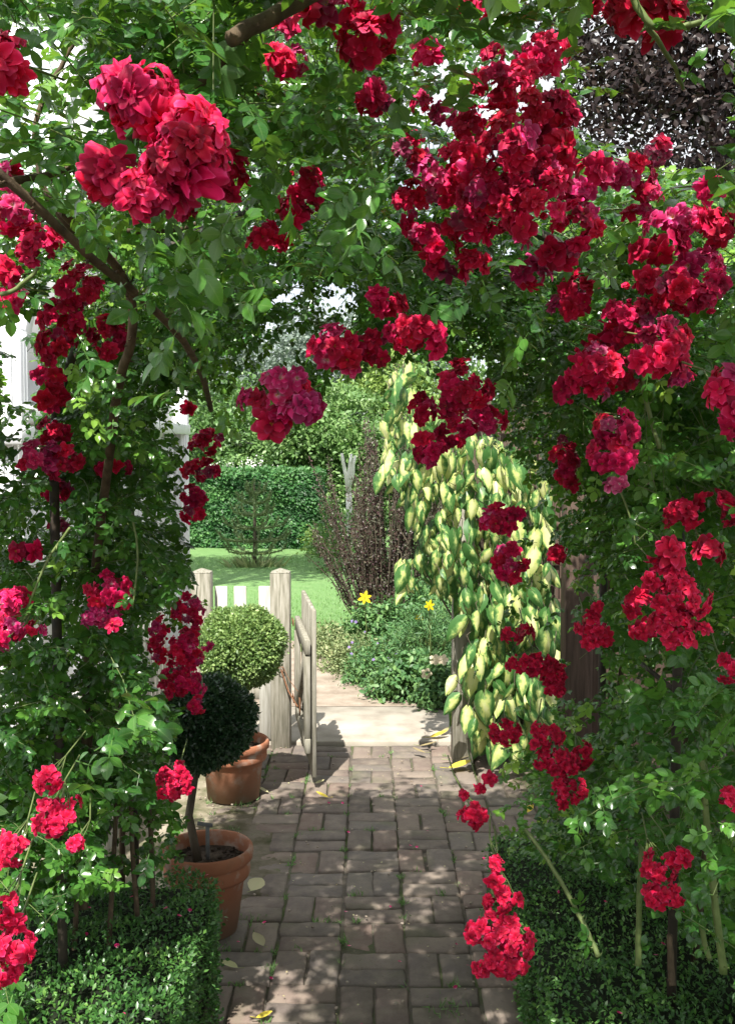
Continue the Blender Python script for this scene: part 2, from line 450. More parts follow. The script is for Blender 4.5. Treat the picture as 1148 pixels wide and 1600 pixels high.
M['dark_core'] = simple('twig_core', [(0.3, (0.008, 0.014, 0.006)), (0.7, (0.02, 0.03, 0.012))], 40, 1.0, 0.6)
M['conifer'] = leaf_mat('conifer_leaf', [(0, (0.015, 0.06, 0.018)), (0.5, (0.04, 0.14, 0.034)), (1, (0.13, 0.29, 0.08))], 0.5, 0.15, (0.1, 0.3, 0.05), 0.0)
M['needle'] = leaf_mat('pine_needle', [(0, (0.08, 0.13, 0.05)), (0.5, (0.17, 0.24, 0.09)), (1, (0.34, 0.38, 0.17))], 0.5, 0.15, (0.2, 0.3, 0.1), 0.0)
M['purple'] = leaf_mat('purple_leaf', [(0, (0.028, 0.012, 0.016)), (0.5, (0.060, 0.028, 0.034)), (0.85, (0.12, 0.07, 0.06)), (1, (0.15, 0.15, 0.08))], 0.45, 0.2, (0.2, 0.06, 0.06), 0.0)
M['copper'] = leaf_mat('copper_leaf', [(0, (0.012, 0.009, 0.009)), (0.6, (0.028, 0.019, 0.018)), (1, (0.075, 0.055, 0.045))], 0.35, 0.06, (0.12, 0.05, 0.04), 0.0, spec=0.22, under=0.0)
M['tree_mid'] = leaf_mat('tree_leaf_mid', [(0, (0.05, 0.12, 0.035)), (0.5, (0.13, 0.25, 0.07)), (1, (0.28, 0.42, 0.15))], 0.45, 0.3, (0.2, 0.4, 0.05), 0.0)
M['tree_light'] = leaf_mat('tree_leaf_light', [(0, (0.12, 0.20, 0.04)), (0.5, (0.24, 0.36, 0.08)), (1, (0.40, 0.50, 0.16))], 0.45, 0.3, (0.35, 0.5, 0.08), 0.0)
M['tree_grey'] = leaf_mat('tree_leaf_grey', [(0, (0.08, 0.12, 0.09)), (0.5, (0.17, 0.22, 0.18)), (1, (0.32, 0.38, 0.32))], 0.5, 0.2, (0.2, 0.3, 0.15), 0.0)
M['herb'] = leaf_mat('herb_leaf', [(0, (0.03, 0.09, 0.03)), (0.5, (0.07, 0.18, 0.06)), (1, (0.18, 0.32, 0.10))], 0.5, 0.25, (0.2, 0.4, 0.06), 0.1)
M['herb_pale'] = leaf_mat('pale_herb_leaf', [(0, (0.10, 0.15, 0.06)), (0.5, (0.20, 0.27, 0.11)), (1, (0.38, 0.40, 0.20))], 0.6, 0.25, (0.3, 0.4, 0.1), 0.0)
M['grass'] = leaf_mat('grass_blade', [(0, (0.10, 0.22, 0.06)), (0.5, (0.17, 0.33, 0.10)), (1, (0.28, 0.43, 0.16))], 0.5, 0.3, (0.2, 0.45, 0.05), 0.0)
M['white_blossom'] = simple('white_blossom', [(0.3, (0.7, 0.7, 0.64)), (0.7, (0.82, 0.82, 0.78))], 30)

# brick
def brick_mat():
    m, nt, p, out = new_mat('old_paving_brick')
    oi = N(nt, 'ShaderNodeObjectInfo')
    t = N(nt, 'ShaderNodeTexCoord')
    off = N(nt, 'ShaderNodeVectorMath', operation='ADD')
    cmb = N(nt, 'ShaderNodeCombineXYZ')
    s7 = math_(nt, 'MULTIPLY', oi.outputs['Random'], 37.0)
    for i in range(3): nt.links.new(s7, cmb.inputs[i])
    nt.links.new(t.outputs['Object'], off.inputs[0]); nt.links.new(cmb.outputs[0], off.inputs[1])
    base = ramp(nt, [(0, (0.115, 0.095, 0.082)), (0.2, (0.175, 0.140, 0.120)), (0.4, (0.135, 0.118, 0.106)), (0.6, (0.180, 0.130, 0.108)), (0.8, (0.220, 0.182, 0.152)), (1, (0.125, 0.112, 0.103))])
    nt.links.new(oi.outputs['Random'], base.inputs[0])
    n1 = noise(nt, 14, 6, 0.6, vec=off.outputs[0])
    n2 = noise(nt, 70, 6, 0.7, vec=off.outputs[0])
    n3 = noise(nt, 5, 3, 0.5, vec=off.outputs[0])
    c = mixc(nt, math_(nt, 'MULTIPLY', math_(nt, 'SUBTRACT', n1, 0.40), 2.2, True), base.outputs[0], (0.25, 0.21, 0.165))
    c = mixc(nt, math_(nt, 'MULTIPLY', math_(nt, 'SUBTRACT', n2, 0.55), 2.5, True), c, (0.07, 0.058, 0.05))
    c = mixc(nt, math_(nt, 'MULTIPLY', math_(nt, 'SUBTRACT', n3, 0.56), 3.0, True), c, (0.11, 0.115, 0.065))
    nt.links.new(c, p.inputs['Base Color']); p.inputs['Roughness'].default_value = 0.85; p.inputs['Specular IOR Level'].default_value = 0.25
    h = math_(nt, 'ADD', math_(nt, 'MULTIPLY', n1, 1.0), math_(nt, 'MULTIPLY', n2, 0.6))
    bump(nt, p, h, 0.6, 0.004)
    return m
M['brick'] = brick_mat()
def joint_mat():
    m, nt, p, out = new_mat('joint_soil_and_moss')
    n1 = noise(nt, 3.5, 5); n2 = noise(nt, 60, 6, .7)
    c = mixc(nt, n2, (0.05, 0.042, 0.032), (0.16, 0.135, 0.105))
    c = mixc(nt, math_(nt, 'MULTIPLY', math_(nt, 'SUBTRACT', n1, 0.48), 6, True), c, (0.075, 0.10, 0.03))
    nt.links.new(c, p.inputs['Base Color']); p.inputs['Roughness'].default_value = 0.95
    bump(nt, p, n2, 0.8, 0.01); return m
M['joint'] = joint_mat()
def terracotta():
    m, nt, p, out = new_mat('weathered_terracotta')
    n1 = noise(nt, 6, 5); n2 = noise(nt, 40, 6, .7); n3 = noise(nt, 11, 4, .6)
    c = mixc(nt, n1, (0.25, 0.085, 0.042), (0.40, 0.17, 0.09))
    c = mixc(nt, math_(nt, 'MULTIPLY', math_(nt, 'SUBTRACT', n3, 0.53), 6, True), c, (0.42, 0.34, 0.28))
    c = mixc(nt, math_(nt, 'MULTIPLY', math_(nt, 'SUBTRACT', n1, 0.60), 5, True), c, (0.16, 0.10, 0.055))
    tg = N(nt, 'ShaderNodeTexCoord'); sz = N(nt, 'ShaderNodeSeparateXYZ'); nt.links.new(tg.outputs['Object'], sz.inputs[0])
    low = math_(nt, 'SUBTRACT', math_(nt, 'ADD', 0.60, math_(nt, 'MULTIPLY', n3, 0.9)), math_(nt, 'MULTIPLY', sz.outputs[2], 5.0), True)
    c = mixc(nt, math_(nt, 'MULTIPLY', low, 0.75), c, (0.17, 0.12, 0.075))
    nt.links.new(c, p.inputs['Base Color']); p.inputs['Roughness'].default_value = 0.9
    bump(nt, p, n2, 0.35, 0.004); return m
M['terracotta'] = terracotta()
def lawn_mat():
    m, nt, p, out = new_mat('mown_lawn')
    n1 = noise(nt, 1.1, 7, .7); n2 = noise(nt, 45, 8, .75); n3 = noise(nt, 6, 4)
    c = mixc(nt, n1, (0.14, 0.29, 0.085), (0.21, 0.36, 0.12))
    c = mixc(nt, math_(nt, 'MULTIPLY', n2, 0.7), c, (0.10, 0.21, 0.06))
    c = mixc(nt, math_(nt, 'MULTIPLY', math_(nt, 'SUBTRACT', n3, 0.5), 1.5, True), c, (0.27, 0.39, 0.16))
    nt.links.new(c, p.inputs['Base Color']); p.inputs['Roughness'].default_value = 0.9
    bump(nt, p, n2, 0.9, 0.03); return m
M['lawn'] = lawn_mat()
def ivy_mat():
    m, nt, p, out = new_mat('variegated_ivy_leaf')
    at = N(nt, 'ShaderNodeAttribute'); at.attribute_name = 'leaf'
    sp = N(nt, 'ShaderNodeSeparateXYZ'); nt.links.new(at.outputs['Vector'], sp.inputs[0])
    oi = N(nt, 'ShaderNodeObjectInfo')
    cb = N(nt, 'ShaderNodeCombineXYZ'); nt.links.new(sp.outputs[0], cb.inputs[0]); nt.links.new(math_(nt, 'MULTIPLY', sp.outputs[1], 2.5), cb.inputs[1])
    nt.links.new(math_(nt, 'ADD', math_(nt, 'MULTIPLY', oi.outputs['Random'], 50), math_(nt, 'MULTIPLY', sp.outputs[2], 30)), cb.inputs[2])
    nz = noise(nt, 1.6, 3, vec=cb.outputs[0])
    au = math_(nt, 'ABSOLUTE', sp.outputs[0])
    edge = math_(nt, 'ADD', math_(nt, 'MAXIMUM', au, math_(nt, 'MULTIPLY', math_(nt, 'ABSOLUTE', math_(nt, 'SUBTRACT', sp.outputs[1], 0.42)), 1.45)), math_(nt, 'MULTIPLY', math_(nt, 'SUBTRACT', nz, 0.5), 1.5))
    thr = math_(nt, 'ADD', 0.41, math_(nt, 'MULTIPLY', math_(nt, 'SUBTRACT', math_(nt, 'FRACT', math_(nt, 'ADD', oi.outputs['Random'], math_(nt, 'MULTIPLY', sp.outputs[2], 7.3))), 0.5), 0.9))
    rp = ramp(nt, [(0, (0.74, 0.76, 0.36)), (0.42, (0.58, 0.66, 0.20)), (0.54, (0.24, 0.40, 0.12)), (0.80, (0.06, 0.17, 0.04))])
    nt.links.new(math_(nt, 'ADD', math_(nt, 'MULTIPLY', math_(nt, 'SUBTRACT', edge, thr), 0.9), 0.45, True), rp.inputs[0])
    c = mixc(nt, math_(nt, 'MULTIPLY', math_(nt, 'LESS_THAN', au, 0.04), 0.5), rp.outputs[0], (0.62, 0.68, 0.35))
    nt.links.new(c, p.inputs['Base Color']); p.inputs['Roughness'].default_value = 0.38
    tr = N(nt, 'ShaderNodeBsdfTranslucent'); nt.links.new(c, tr.inputs['Color'])
    mx = N(nt, 'ShaderNodeMixShader'); mx.inputs[0].default_value = 0.25
    nt.links.new(p.outputs[0], mx.inputs[1]); nt.links.new(tr.outputs[0], mx.inputs[2]); nt.links.new(mx.outputs[0], out.inputs['Surface'])
    return m
M['ivy'] = ivy_mat()
m, nt_, p_, o_ = new_mat('window_glass')
p_.inputs['Base Color'].default_value = (0.55, 0.62, 0.66, 1); p_.inputs['Roughness'].default_value = 0.06
p_.inputs['Metallic'].default_value = 0.0; p_.inputs['Specular IOR Level'].default_value = 0.9; p_.inputs['Alpha'].default_value = 1
M['glass'] = m

# ------------------------------------------------------------------ ground
def sheet(name, pts, z, mat, sub=1):
    s = MB(); s.add([(x, y, z) for x, y in pts], [tuple(range(len(pts)))])
    return tag(s.build(name, mat), kind='structure')
sheet('ground', [(-150, -20), (150, -20), (150, 300), (-150, 300)], -0.030, M['soil'])
# lawn, gently uneven grid
s = MB(); xs = np.linspace(-14, 12, 60); ys = np.linspace(8.0, 60, 60)
V = [(x, y, -0.012 + 0.02 * math.sin(x * 1.3) * math.cos(y * .7) + max(0, y - 17) * 0.012) for y in ys for x in xs]
s.add(V, [(j * 60 + i, j * 60 + i + 1, (j + 1) * 60 + i + 1, (j + 1) * 60 + i) for j in range(59) for i in range(59)])
tag(s.build('lawn', M['lawn'], smooth=True), kind='structure')
sheet('gravel_path', [(-0.78, 6.80), (0.50, 6.80), (0.10, 7.25), (-0.13, 7.7), (-0.32, 8.3), (-0.52, 9.0), (-1.2, 9.7), (-3.2, 10.2), (-3.2, 8.6), (-1.5, 8.0), (-0.95, 7.3)], 0.016, M['dust'])
s = MB(); s.cbox((0.10, 6.385, -0.028), (1.62, 0.815, 0.09), 0.006)
tag(s.build('concrete_slab', M['concrete']), kind='structure')
s = MB()
gx = np.linspace(-2.2, -0.70, 22); gy = np.linspace(3.2, 6.6, 48)
V = [(x, y, -0.004 + 0.010 * math.sin(9 * x + 4 * y) * math.sin(7 * y - 3 * x) + 0.006 * random.random()) for y in gy for x in gx]
s.add(V, [(j * 22 + i, j * 22 + i + 1, (j + 1) * 22 + i + 1, (j + 1) * 22 + i) for j in range(47) for i in range(21)])
tag(s.build('mossy_ground', M['mossy'], smooth=True), kind='structure')

# brick path in basket weave
path = thing('brick_path', (0.1, 4.2, 0), 'grey brown basketweave brick path running through the rose arch to the gate', 'path')
path['kind'] = 'structure'
del path['category']
sheetm = MB()
sheetm.add([(-0.80, 2.2, -0.010), (1.30, 2.2, -0.010), (1.30, 5.965, -0.010), (-0.80, 5.965, -0.010)], [(0, 1, 2, 3)])
sheetm.build('joints', M['joint'], path)
P0, R0, MOD = -0.092, 3.244, 0.225
def brick_mesh(L, Wd, seed, H=0.05):
    r = random.Random(seed)
    nx, ny = 5, 3
    b = 0.006
    s = MB(); V = []; F = []
    # top grid
    for j in range(ny):
        for i in range(nx):
            x = -L / 2 + b + (L - 2 * b) * i / (nx - 1) ; y = -Wd / 2 + b + (Wd - 2 * b) * j / (ny - 1)
            e = (i in (0, nx - 1)) or (j in (0, ny - 1))
            V.append((x + r.uniform(-.003, .003), y + r.uniform(-.003, .003), (-.0025 if e else 0) + r.uniform(-.0018, .0018)))
    for j in range(ny - 1):
        for i in range(nx - 1):
            a = j * nx + i; F.append((a, a + 1, a + nx + 1, a + nx))
    ring = [i for i in range(nx)] + [nx - 1 + nx * j for j in range(1, ny)] + [nx * (ny - 1) + i for i in range(nx - 2, -1, -1)] + [nx * j for j in range(ny - 2, 0, -1)]
    n = len(ring)
    low = []
    for (dz, ex) in ((-0.008, b), (-H, b * 0.7)):
        st = len(V)
        for q in ring:
            x, y, z = V[q]
            x2 = x + (ex if x > L / 2 - 3 * b else -ex if x < -L / 2 + 3 * b else 0)
            y2 = y + (ex if y > Wd / 2 - 3 * b else -ex if y < -Wd / 2 + 3 * b else 0)
            V.append((x2, y2, dz))
        low.append(st)
    for k in range(n):
        k2 = (k + 1) % n
        F.append((ring[k2], ring[k], low[0] + k, low[0] + k2))
        F.append((low[0] + k2, low[0] + k, low[1] + k, low[1] + k2))
    s.add(V, F)
    return s.mesh('brick', M['brick'], False)
BR = [brick_mesh(0.216, 0.104, 100 + i) for i in range(8)]
prow = random.Random(3)
for c in range(-3, 6):
    for k in range(-3, 12):
        x0 = P0 + c * MOD; y0 = R0 + k * MOD
        horiz = (k + c) % 2 == 0
        for q in (0, 1):
            o = bpy.data.objects.new('brick', prow.choice(BR))
            cx, cy = (x0 + MOD / 2, y0 + MOD * (0.25 + 0.5 * q)) if horiz else (x0 + MOD * (0.25 + 0.5 * q), y0 + MOD / 2)
            wav = 0.006 * math.sin(cx * 5 + cy * 3)
            link(o, path, (cx + prow.gauss(0, .0022), cy + prow.gauss(0, .0022), 0.004 + wav + prow.gauss(0, 0.0022)))
            o.rotation_euler = (prow.gauss(0, .012), prow.gauss(0, .012), (0 if horiz else R(90)) + prow.gauss(0, .018) + (math.pi if prow.random() < .5 else 0))

# soil and moss lying over the worn edges of the brickwork
def soil_patch(x0, x1, y0, y1, seed, mat, fx, lift):
    nx, ny = int((x1 - x0) / .012), int((y1 - y0) / .012)
    r = np.random.default_rng(seed); X, Y = np.meshgrid(np.linspace(x0, x1, nx), np.linspace(y0, y1, ny))
    h = np.zeros_like(X)
    for k in range(26):
        f = 4 * 1.22 ** k; a = r.uniform(0, 6.28); h += np.sin((X * math.cos(a) + Y * math.sin(a)) * f + r.uniform(0, 6.28)) / f ** .75
    h = h / np.abs(h).max() * .016 + r.normal(0, .0009, X.shape)
    e = np.minimum(np.minimum(Y - y0, y1 - Y) / .15, 1)
    h = h - .007 + (lift + .004) * fx(X) - .03 * (1 - np.clip(e, 0, 1))
    s = MB(); V = np.stack([X.ravel(), Y.ravel(), h.ravel()], 1)
    s.add(V, [(j * nx + i, j * nx + i + 1, (j + 1) * nx + i + 1, (j + 1) * nx + i) for j in range(ny - 1) for i in range(nx - 1)])
    tag(s.build('soil_patch', mat, smooth=True), kind='structure')
soil_patch(-.80, -.22, 3.15, 5.2, 4, M['mossy_soil'], lambda X: np.clip((-.56 - X) / .12, -2, 1), .004)
soil_patch(.22, 1.25, 2.5, 3.6, 9, M['mossy_soil'], lambda X: np.clip((X - .42) / .15, -2, 1), .012)
soil_patch(.52, 1.28, 4.9, 6.6, 12, M['mossy_soil'], lambda X: np.clip((X - .70) / .2, -2, 1), .012)

# ------------------------------------------------------------------ far setting: hedge, trees
def crown_points(center, radii, nclump, per, cl=0.35, flat=0.6, shell=0.55, seed=None):
    c = np.array(center); rr = np.array(radii)
    d = nrm(rnd(nclump)); rad = rng.uniform(shell, 1.0, nclump) ** 0.6
    lump = 1 + 0.18 * np.sin(3 * d[:, 0] + 5 * d[:, 2] + c[0]) + 0.12 * np.sin(7 * d[:, 1] + 4 * d[:, 0])
    cc = c + d * rr * (rad * lump)[:, None]
    pos = np.repeat(cc, per, 0) + rnd(nclump * per) * cl * np.array([1, 1, flat])
    nor = np.repeat(d, per, 0) * 0.7 + np.array([0, 0, 0.7]) + rnd(nclump * per) * 0.45
    tone = np.clip(np.repeat(rng.normal(.5, .16, nclump), per) + rng.normal(0, .14, nclump * per), 0, 1)
    return pos, nor, tone
def make_tree(name, label, cat, x, y, h, crowns, mat, leaf=0.07, trunk_r=0.12, group=None, seedl=0, base=0.0, lean=0.0, tm=None, barkm='bark'):
    t = thing(name, (x, y, base), label, cat, group)
    s = MB()
    top = np.array([x + lean, y, base + h * 0.72])
    s.tube([(x, y, base - .05), (x + lean * .3, y, base + h * .3), tuple(top)], [trunk_r, trunk_r * .8, trunk_r * .4], 8)
    s.build('trunk', M[barkm], t, True)
    s = MB()
    for (cx, cy, cz, rx, ry, rz, *_ ) in crowns:
        s.tube([(x + lean * .3, y, base + h * .3), (0.5 * (x + cx), 0.5 * (y + cy), (base + h * .3 + cz) / 2 + .1), (cx, cy, cz)], [trunk_r * .5, trunk_r * .35, trunk_r * .15], 5)
    s.build('branches', M[barkm], t, True)
    s = MB()
    for (cx, cy, cz, rx, ry, rz, ncl, per) in crowns:
        pos, nor, tone = crown_points((cx, cy, cz), (rx, ry, rz), ncl, per, cl=0.16 * rx, flat=.5)
        al = rnd(len(pos)) + np.array([0, 0, -0.35])
        s.scatter(SMALL if mat == 'copper' else KITE, frames(al, nor), pos, rng.uniform(.75, 1.45, len(pos)) * leaf * 1.08, tone)
    s.build('crown', M[mat], t, kind='stuff')
    return t
def sx(px, Y): return (px - 574) / FPX * Y
# trees beyond the hedge
make_tree('broadleaf_tree', 'mid green spreading tree with tiered branches behind the right end of the far hedge', 'tree', sx(510, 21), 21, 3.6,
          [(sx(530, 21), 21, 2.0, 1.5, 1.2, .55, 120, 60), (sx(470, 21), 21.5, 1.55, 1.3, 1.2, .6, 100, 60), (sx(580, 21), 20.6, 1.3, 1.0, 1.0, .7, 80, 60), (sx(520, 21), 21, 2.7, .8, .8, .35, 50, 50), (sx(560, 21), 20.6, .6, 1.2, 1, .6, 70, 60)], 'tree_mid', .085, .07, tm=OVAL)
make_tree('broadleaf_tree', 'bright yellow green bush showing above the dark purple shrub', 'tree', sx(608, 24), 24, 4,
          [(sx(612, 24), 24, 3.3, .95, .9, .85, 90, 60), (sx(640, 24), 24, 2.6, .9, .9, .7, 70, 60), (sx(600, 24), 24, 1.6, 1.2, .9, .8, 70, 60)], 'tree_light', .09, .08, tm=OVAL)
make_tree('broadleaf_tree', 'tall grey green tree furthest back, under the hanging roses at centre', 'tree', sx(560, 34), 34, 7,
          [(sx(545, 34), 34, 4.6, 2.6, 2, 1.6, 150, 55), (sx(640, 34), 34, 5.4, 2.0, 2, 1.5, 110, 55), (sx(480, 34), 34, 3.8, 1.8, 2, 1.7, 90, 55), (sx(600, 34), 34, 2.6, 3, 2, 1.6, 110, 55)], 'tree_grey', .14, .2)
make_tree('broadleaf_tree', 'green leafy tree behind the left half of the far hedge', 'tree', sx(380, 22), 22, 3.6,
          [(sx(400, 22), 22, 2.2, 1.4, 1.2, .9, 120, 60), (sx(330, 22), 22, 2.0, 1.2, 1.2, 1.0, 100, 60), (sx(430, 22), 22, 1.4, 1.1, 1.0, .7, 80, 55), (sx(350, 22), 22, 1.1, 1.5, 1.0, .8, 80, 55)], 'tree_mid', .085, .1)
make_tree('broadleaf_tree', 'dark shady tree between the far hedge and the white trunk', 'tree', sx(500, 26), 26, 3.2,
          [(sx(500, 26), 26, 1.2, 1.3, 1, 1.3, 120, 60), (sx(545, 26), 26, .9, 1.2, 1, 1.1, 100, 60)], 'conifer', .09, .1)
make_tree('broadleaf_tree', 'tall pale tree rising behind the white glasshouse', 'tree', sx(250, 30), 30, 8,
          [(sx(300, 30), 30, 4.0, 2.0, 2, 1.8, 110, 50), (sx(200, 30), 30, 5.2, 2.4, 2, 2.0, 120, 50), (sx(380, 30), 30, 3.4, 1.6, 1.6, 1.4, 90, 50)], 'tree_grey', .14, .2)
make_tree('broadleaf_tree', 'green tree behind the right hand trellis post', 'tree', sx(820, 19), 19, 6,
          [(sx(760, 19), 19, 1.6, 1.5, 1.2, 1.5, 120, 55), (sx(860, 19), 19, 3.2, 2.0, 1.5, 1.8, 130, 55), (sx(980, 19), 19, 2.2, 1.8, 1.5, 2.0, 130, 55)], 'tree_mid', .10, .15)
# white flowering shrub over the hedge
fs = thing('flowering_shrub', (sx(385, 19.5), 19.5, 0), 'white flowering shrub peeping over the top of the far hedge', 'shrub')
s = MB(); pos, nor, tone = crown_points((sx(375, 19.5), 19.6, 1.15), (.75, .5, .42), 40, 40, .12)
s.scatter(SMALL, frames(rnd(len(pos)), nor), pos, rng.uniform(.05, .09, len(pos)), tone); s.build('foliage', M['tree_mid'], fs, kind='stuff')
s = MB(); pos, nor, tone = crown_points((sx(378, 19.5), 19.4, 1.25), (.7, .4, .34), 30, 26, .07)
s.scatter(SMALL, frames(rnd(len(pos)), nor), pos, rng.uniform(.03, .06, len(pos)), tone); s.build('flowers', M['white_blossom'], fs, kind='stuff')
s = MB(); s.tube([(sx(385, 19.5), 19.5, -.02), (sx(385, 19.5), 19.5, 1.1)], .03, 6); s.build('stem', M['bark'], fs)

# clipped conifer hedge across the lawn
hx0, hx1, hy, hz = sx(230, 17.9), sx(494, 17.9), 17.9, 1.30
hd = thing('clipped_hedge', ((hx0 + hx1) / 2, hy, 0), 'tall clipped dark green conifer hedge across the far side of the lawn', 'hedge')
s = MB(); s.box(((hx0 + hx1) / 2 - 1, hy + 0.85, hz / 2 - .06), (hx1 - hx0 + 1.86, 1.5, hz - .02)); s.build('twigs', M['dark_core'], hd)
n = 52000
x = rng.uniform(hx0 - 2, hx1, n); z = rng.uniform(-.05, hz, n); y = hy + rng.exponential(.05, n) - .02 * np.sin(x * 5) + 0.04 * np.sin(z * 9 + x * 3)
pos = np.stack([x, y, z], 1)
al = np.array([0.45, -0.25, -0.35]) + rnd(n) * .38; nor = np.array([-.1, -.8, .6]) + rnd(n) * .4
s = MB(); tone = np.clip(.45 + .3 * np.sin(x * 4 + 6 * z) * np.sin(9 * z - 2 * x) + rng.normal(0, .17, n), 0, 1)
s.scatter(KITE, frames(al, nor), pos, rng.uniform(.045, .105, n), tone)
n = 9000
pos = np.stack([rng.uniform(hx0 - 2, hx1 + .02, n), hy + rng.uniform(0, 1.6, n), hz + rng.normal(0, .02, n)], 1)
s.scatter(SMALL, frames(rnd(n) * .6 + np.array([.3, -.2, .5]), np.array([0, -.3, 1]) + rnd(n) * .4), pos, rng.uniform(.05, .11, n), np.clip(rng.normal(.65, .15, n), 0, 1))
n = 7000
pos = np.stack([hx1 + rng.normal(0, .03, n), hy + rng.uniform(0, 1.6, n), rng.uniform(0, hz, n)], 1)
s.scatter(SMALL, frames(np.array([0.2, -.4, -.3]) + rnd(n) * .5, np.array([1, -.2, .3]) + rnd(n) * .4), pos, rng.uniform(.05, .12, n), np.clip(rng.normal(.4, .15, n), 0, 1))
s.build('foliage', M['conifer'], hd, kind='stuff')
# low green bushes right of hedge end
for (px, Y, w, h, lab, mt) in ((512, 17.0, .42, .42, 'small bright green bush at the right foot of the far hedge', 'tree_light'), (546, 14.6, .5, 1.0, 'leafy green bush hiding the foot of the white trunk', 'tree_mid'), (590, 15.5, .9, 1.0, 'green bush behind the dark purple shrub', 'tree_mid')):
    b = thing('garden_bush', (sx(px, Y), Y, 0), lab, 'bush')
    s = MB(); pos, nor, tone = crown_points((sx(px, Y), Y, h * .45), (w, .4, h * .55), 50, 40, .07)
    s.scatter(OVAL, frames(rnd(len(pos)), nor), pos, rng.uniform(.04, .08, len(pos)), tone); s.build('foliage', M[mt], b, kind='stuff')
    s = MB(); s.tube([(sx(px, Y), Y, -.02), (sx(px, Y), Y, h * .6)], .02, 5); s.build('stem', M['bark'], b)

# white bare trunk
wt = thing('bare_white_trunk', (sx(545, 15.6), 15.6, 0), 'bare white forked trunk standing beyond the lawn left of the purple shrub', 'tree')
s = MB()
def wp(px, py, Y=15.6): return tuple(W(px, py, Y))
s.tube([wp(546, 880), wp(546, 820), wp(545, 770)], [.05, .05, .045], 7); s.build('trunk', M['birch'], wt, True)
for b in ([(545, 772), (541, 745), (536, 722), (534, 708)], [(545, 772), (545, 745), (547, 722), (549, 709)], [(545, 760), (551, 740), (552, 725), (555, 712)]):
    s = MB(); s.tube([wp(*q) for q in b], [.045, .035, .028, .022], 6); s.build('branch', M['birch'], wt, True)

# young monkey-puzzle like conifer on the lawn
yc = thing('conifer_sapling', (sx(397, 15.2), 15.2, 0), 'young open branched conifer with upturned tips standing on the lawn in front of the hedge', 'tree')
bx, by = sx(397, 15.2), 15.2
s = MB(); s.tube([(bx, by, -.02), (bx + .01, by, .5), (bx, by, 1.2)], [.035, .028, .012], 7); s.build('trunk', M['bark'], yc, True)
fol = MB()
def bottle(pts, dens, ln):
    pts = np.array(pts)
    t = rng.uniform(0, len(pts) - 1.001, dens); i = t.astype(int); f = (t - i)[:, None]
    p = pts[i] * (1 - f) + pts[i + 1] * f; d = nrm(pts[i + 1] - pts[i])
    al = d * .8 + rnd(dens) * .7
    fol.scatter(BLADE, frames(al, rnd(dens)), p, rng.uniform(.7, 1.2, dens) * ln, np.clip(rng.normal(.5, .2, dens), 0, 1))
BLADE_N = BLADE
BLADE = (BLADE[0] * np.array([.24, 1, 1]), BLADE[1], BLADE[2])
for lev, (zz, L, nb) in enumerate(((.18, .48, 8), (.36, .52, 8), (.55, .46, 7), (.74, .36, 7), (.92, .26, 6), (1.06, .16, 5))):
    for b in range(nb):
        a = 2 * math.pi * b / nb + lev * .7 + random.uniform(-.2, .2); L2 = L * random.uniform(.8, 1.15)
        pts = [(bx, by, zz), (bx + L2 * .5 * math.cos(a), by + L2 * .5 * math.sin(a), zz + .01), (bx + L2 * .85 * math.cos(a), by + L2 * .85 * math.sin(a), zz + .05), (bx + L2 * math.cos(a), by + L2 * math.sin(a), zz + .16)]
        s = MB(); s.tube(pts, [.014, .011, .008, .004], 4); o = s.build('branch', M['green_stem'], yc)
        bottle(pts, 200, .055)
bottle([(bx, by, .9), (bx, by, 1.26)], 160, .05)
fol.build('needles', M['needle'], yc, kind='stuff')
gt = MB(); n = 150
a = rng.uniform(0, 6.28, n); rr = rng.uniform(.02, .45, n)
pos = np.stack([bx + rr * np.cos(a), by - .05 + rr * np.sin(a) * .5, np.zeros(n)], 1)
gt.scatter(BLADE, frames(np.stack([np.cos(a) * .9, np.sin(a) * .6, np.ones(n) * .9], 1) + rnd(n) * .2, rnd(n)), pos, rng.uniform(.10, .26, n), rng.uniform(.3, 1, n))
o = gt.build('long_grass', M['herb_pale']); tag(o, 'tuft of long dry grass round the foot of the conifer sapling', 'grass', kind='stuff')

# grass blades on the nearer lawn
n = 45000
x = rng.uniform(-3.4, 1.2, n); y = 8.0 + 8.5 * rng.random(n) ** 1.2
keep = ~inpoly(x, y, [(-0.45, 7.5), (-0.32, 8.3), (-0.52, 9.05), (-1.2, 9.75), (-3.4, 10.25), (-3.4, 7.5)]); x = x[keep]; y = y[keep]; n = len(x)
s = MB(); s.scatter(BLADE_N, frames(np.array([0, 0, 1]) + rnd(n) * .45, rnd(n)), np.stack([x, y, np.full(n, -.02)], 1), rng.uniform(.025, .05, n), np.clip(rng.normal(.5, .2, n), 0, 1))
v0 = s.v[0].reshape(-1, 3, 3); c0 = v0.mean(1, keepdims=True); s.v[0] = (np.concatenate([v0[:, :2] * .0 + v0[:, :2].mean(1, keepdims=True) + (v0[:, :2] - v0[:, :2].mean(1, keepdims=True)) * .22, v0[:, 2:]], 1)).reshape(-1, 3)
tag(s.build('grass', M['grass']), 'short mown grass of the lawn beyond the gate', 'grass', kind='stuff')

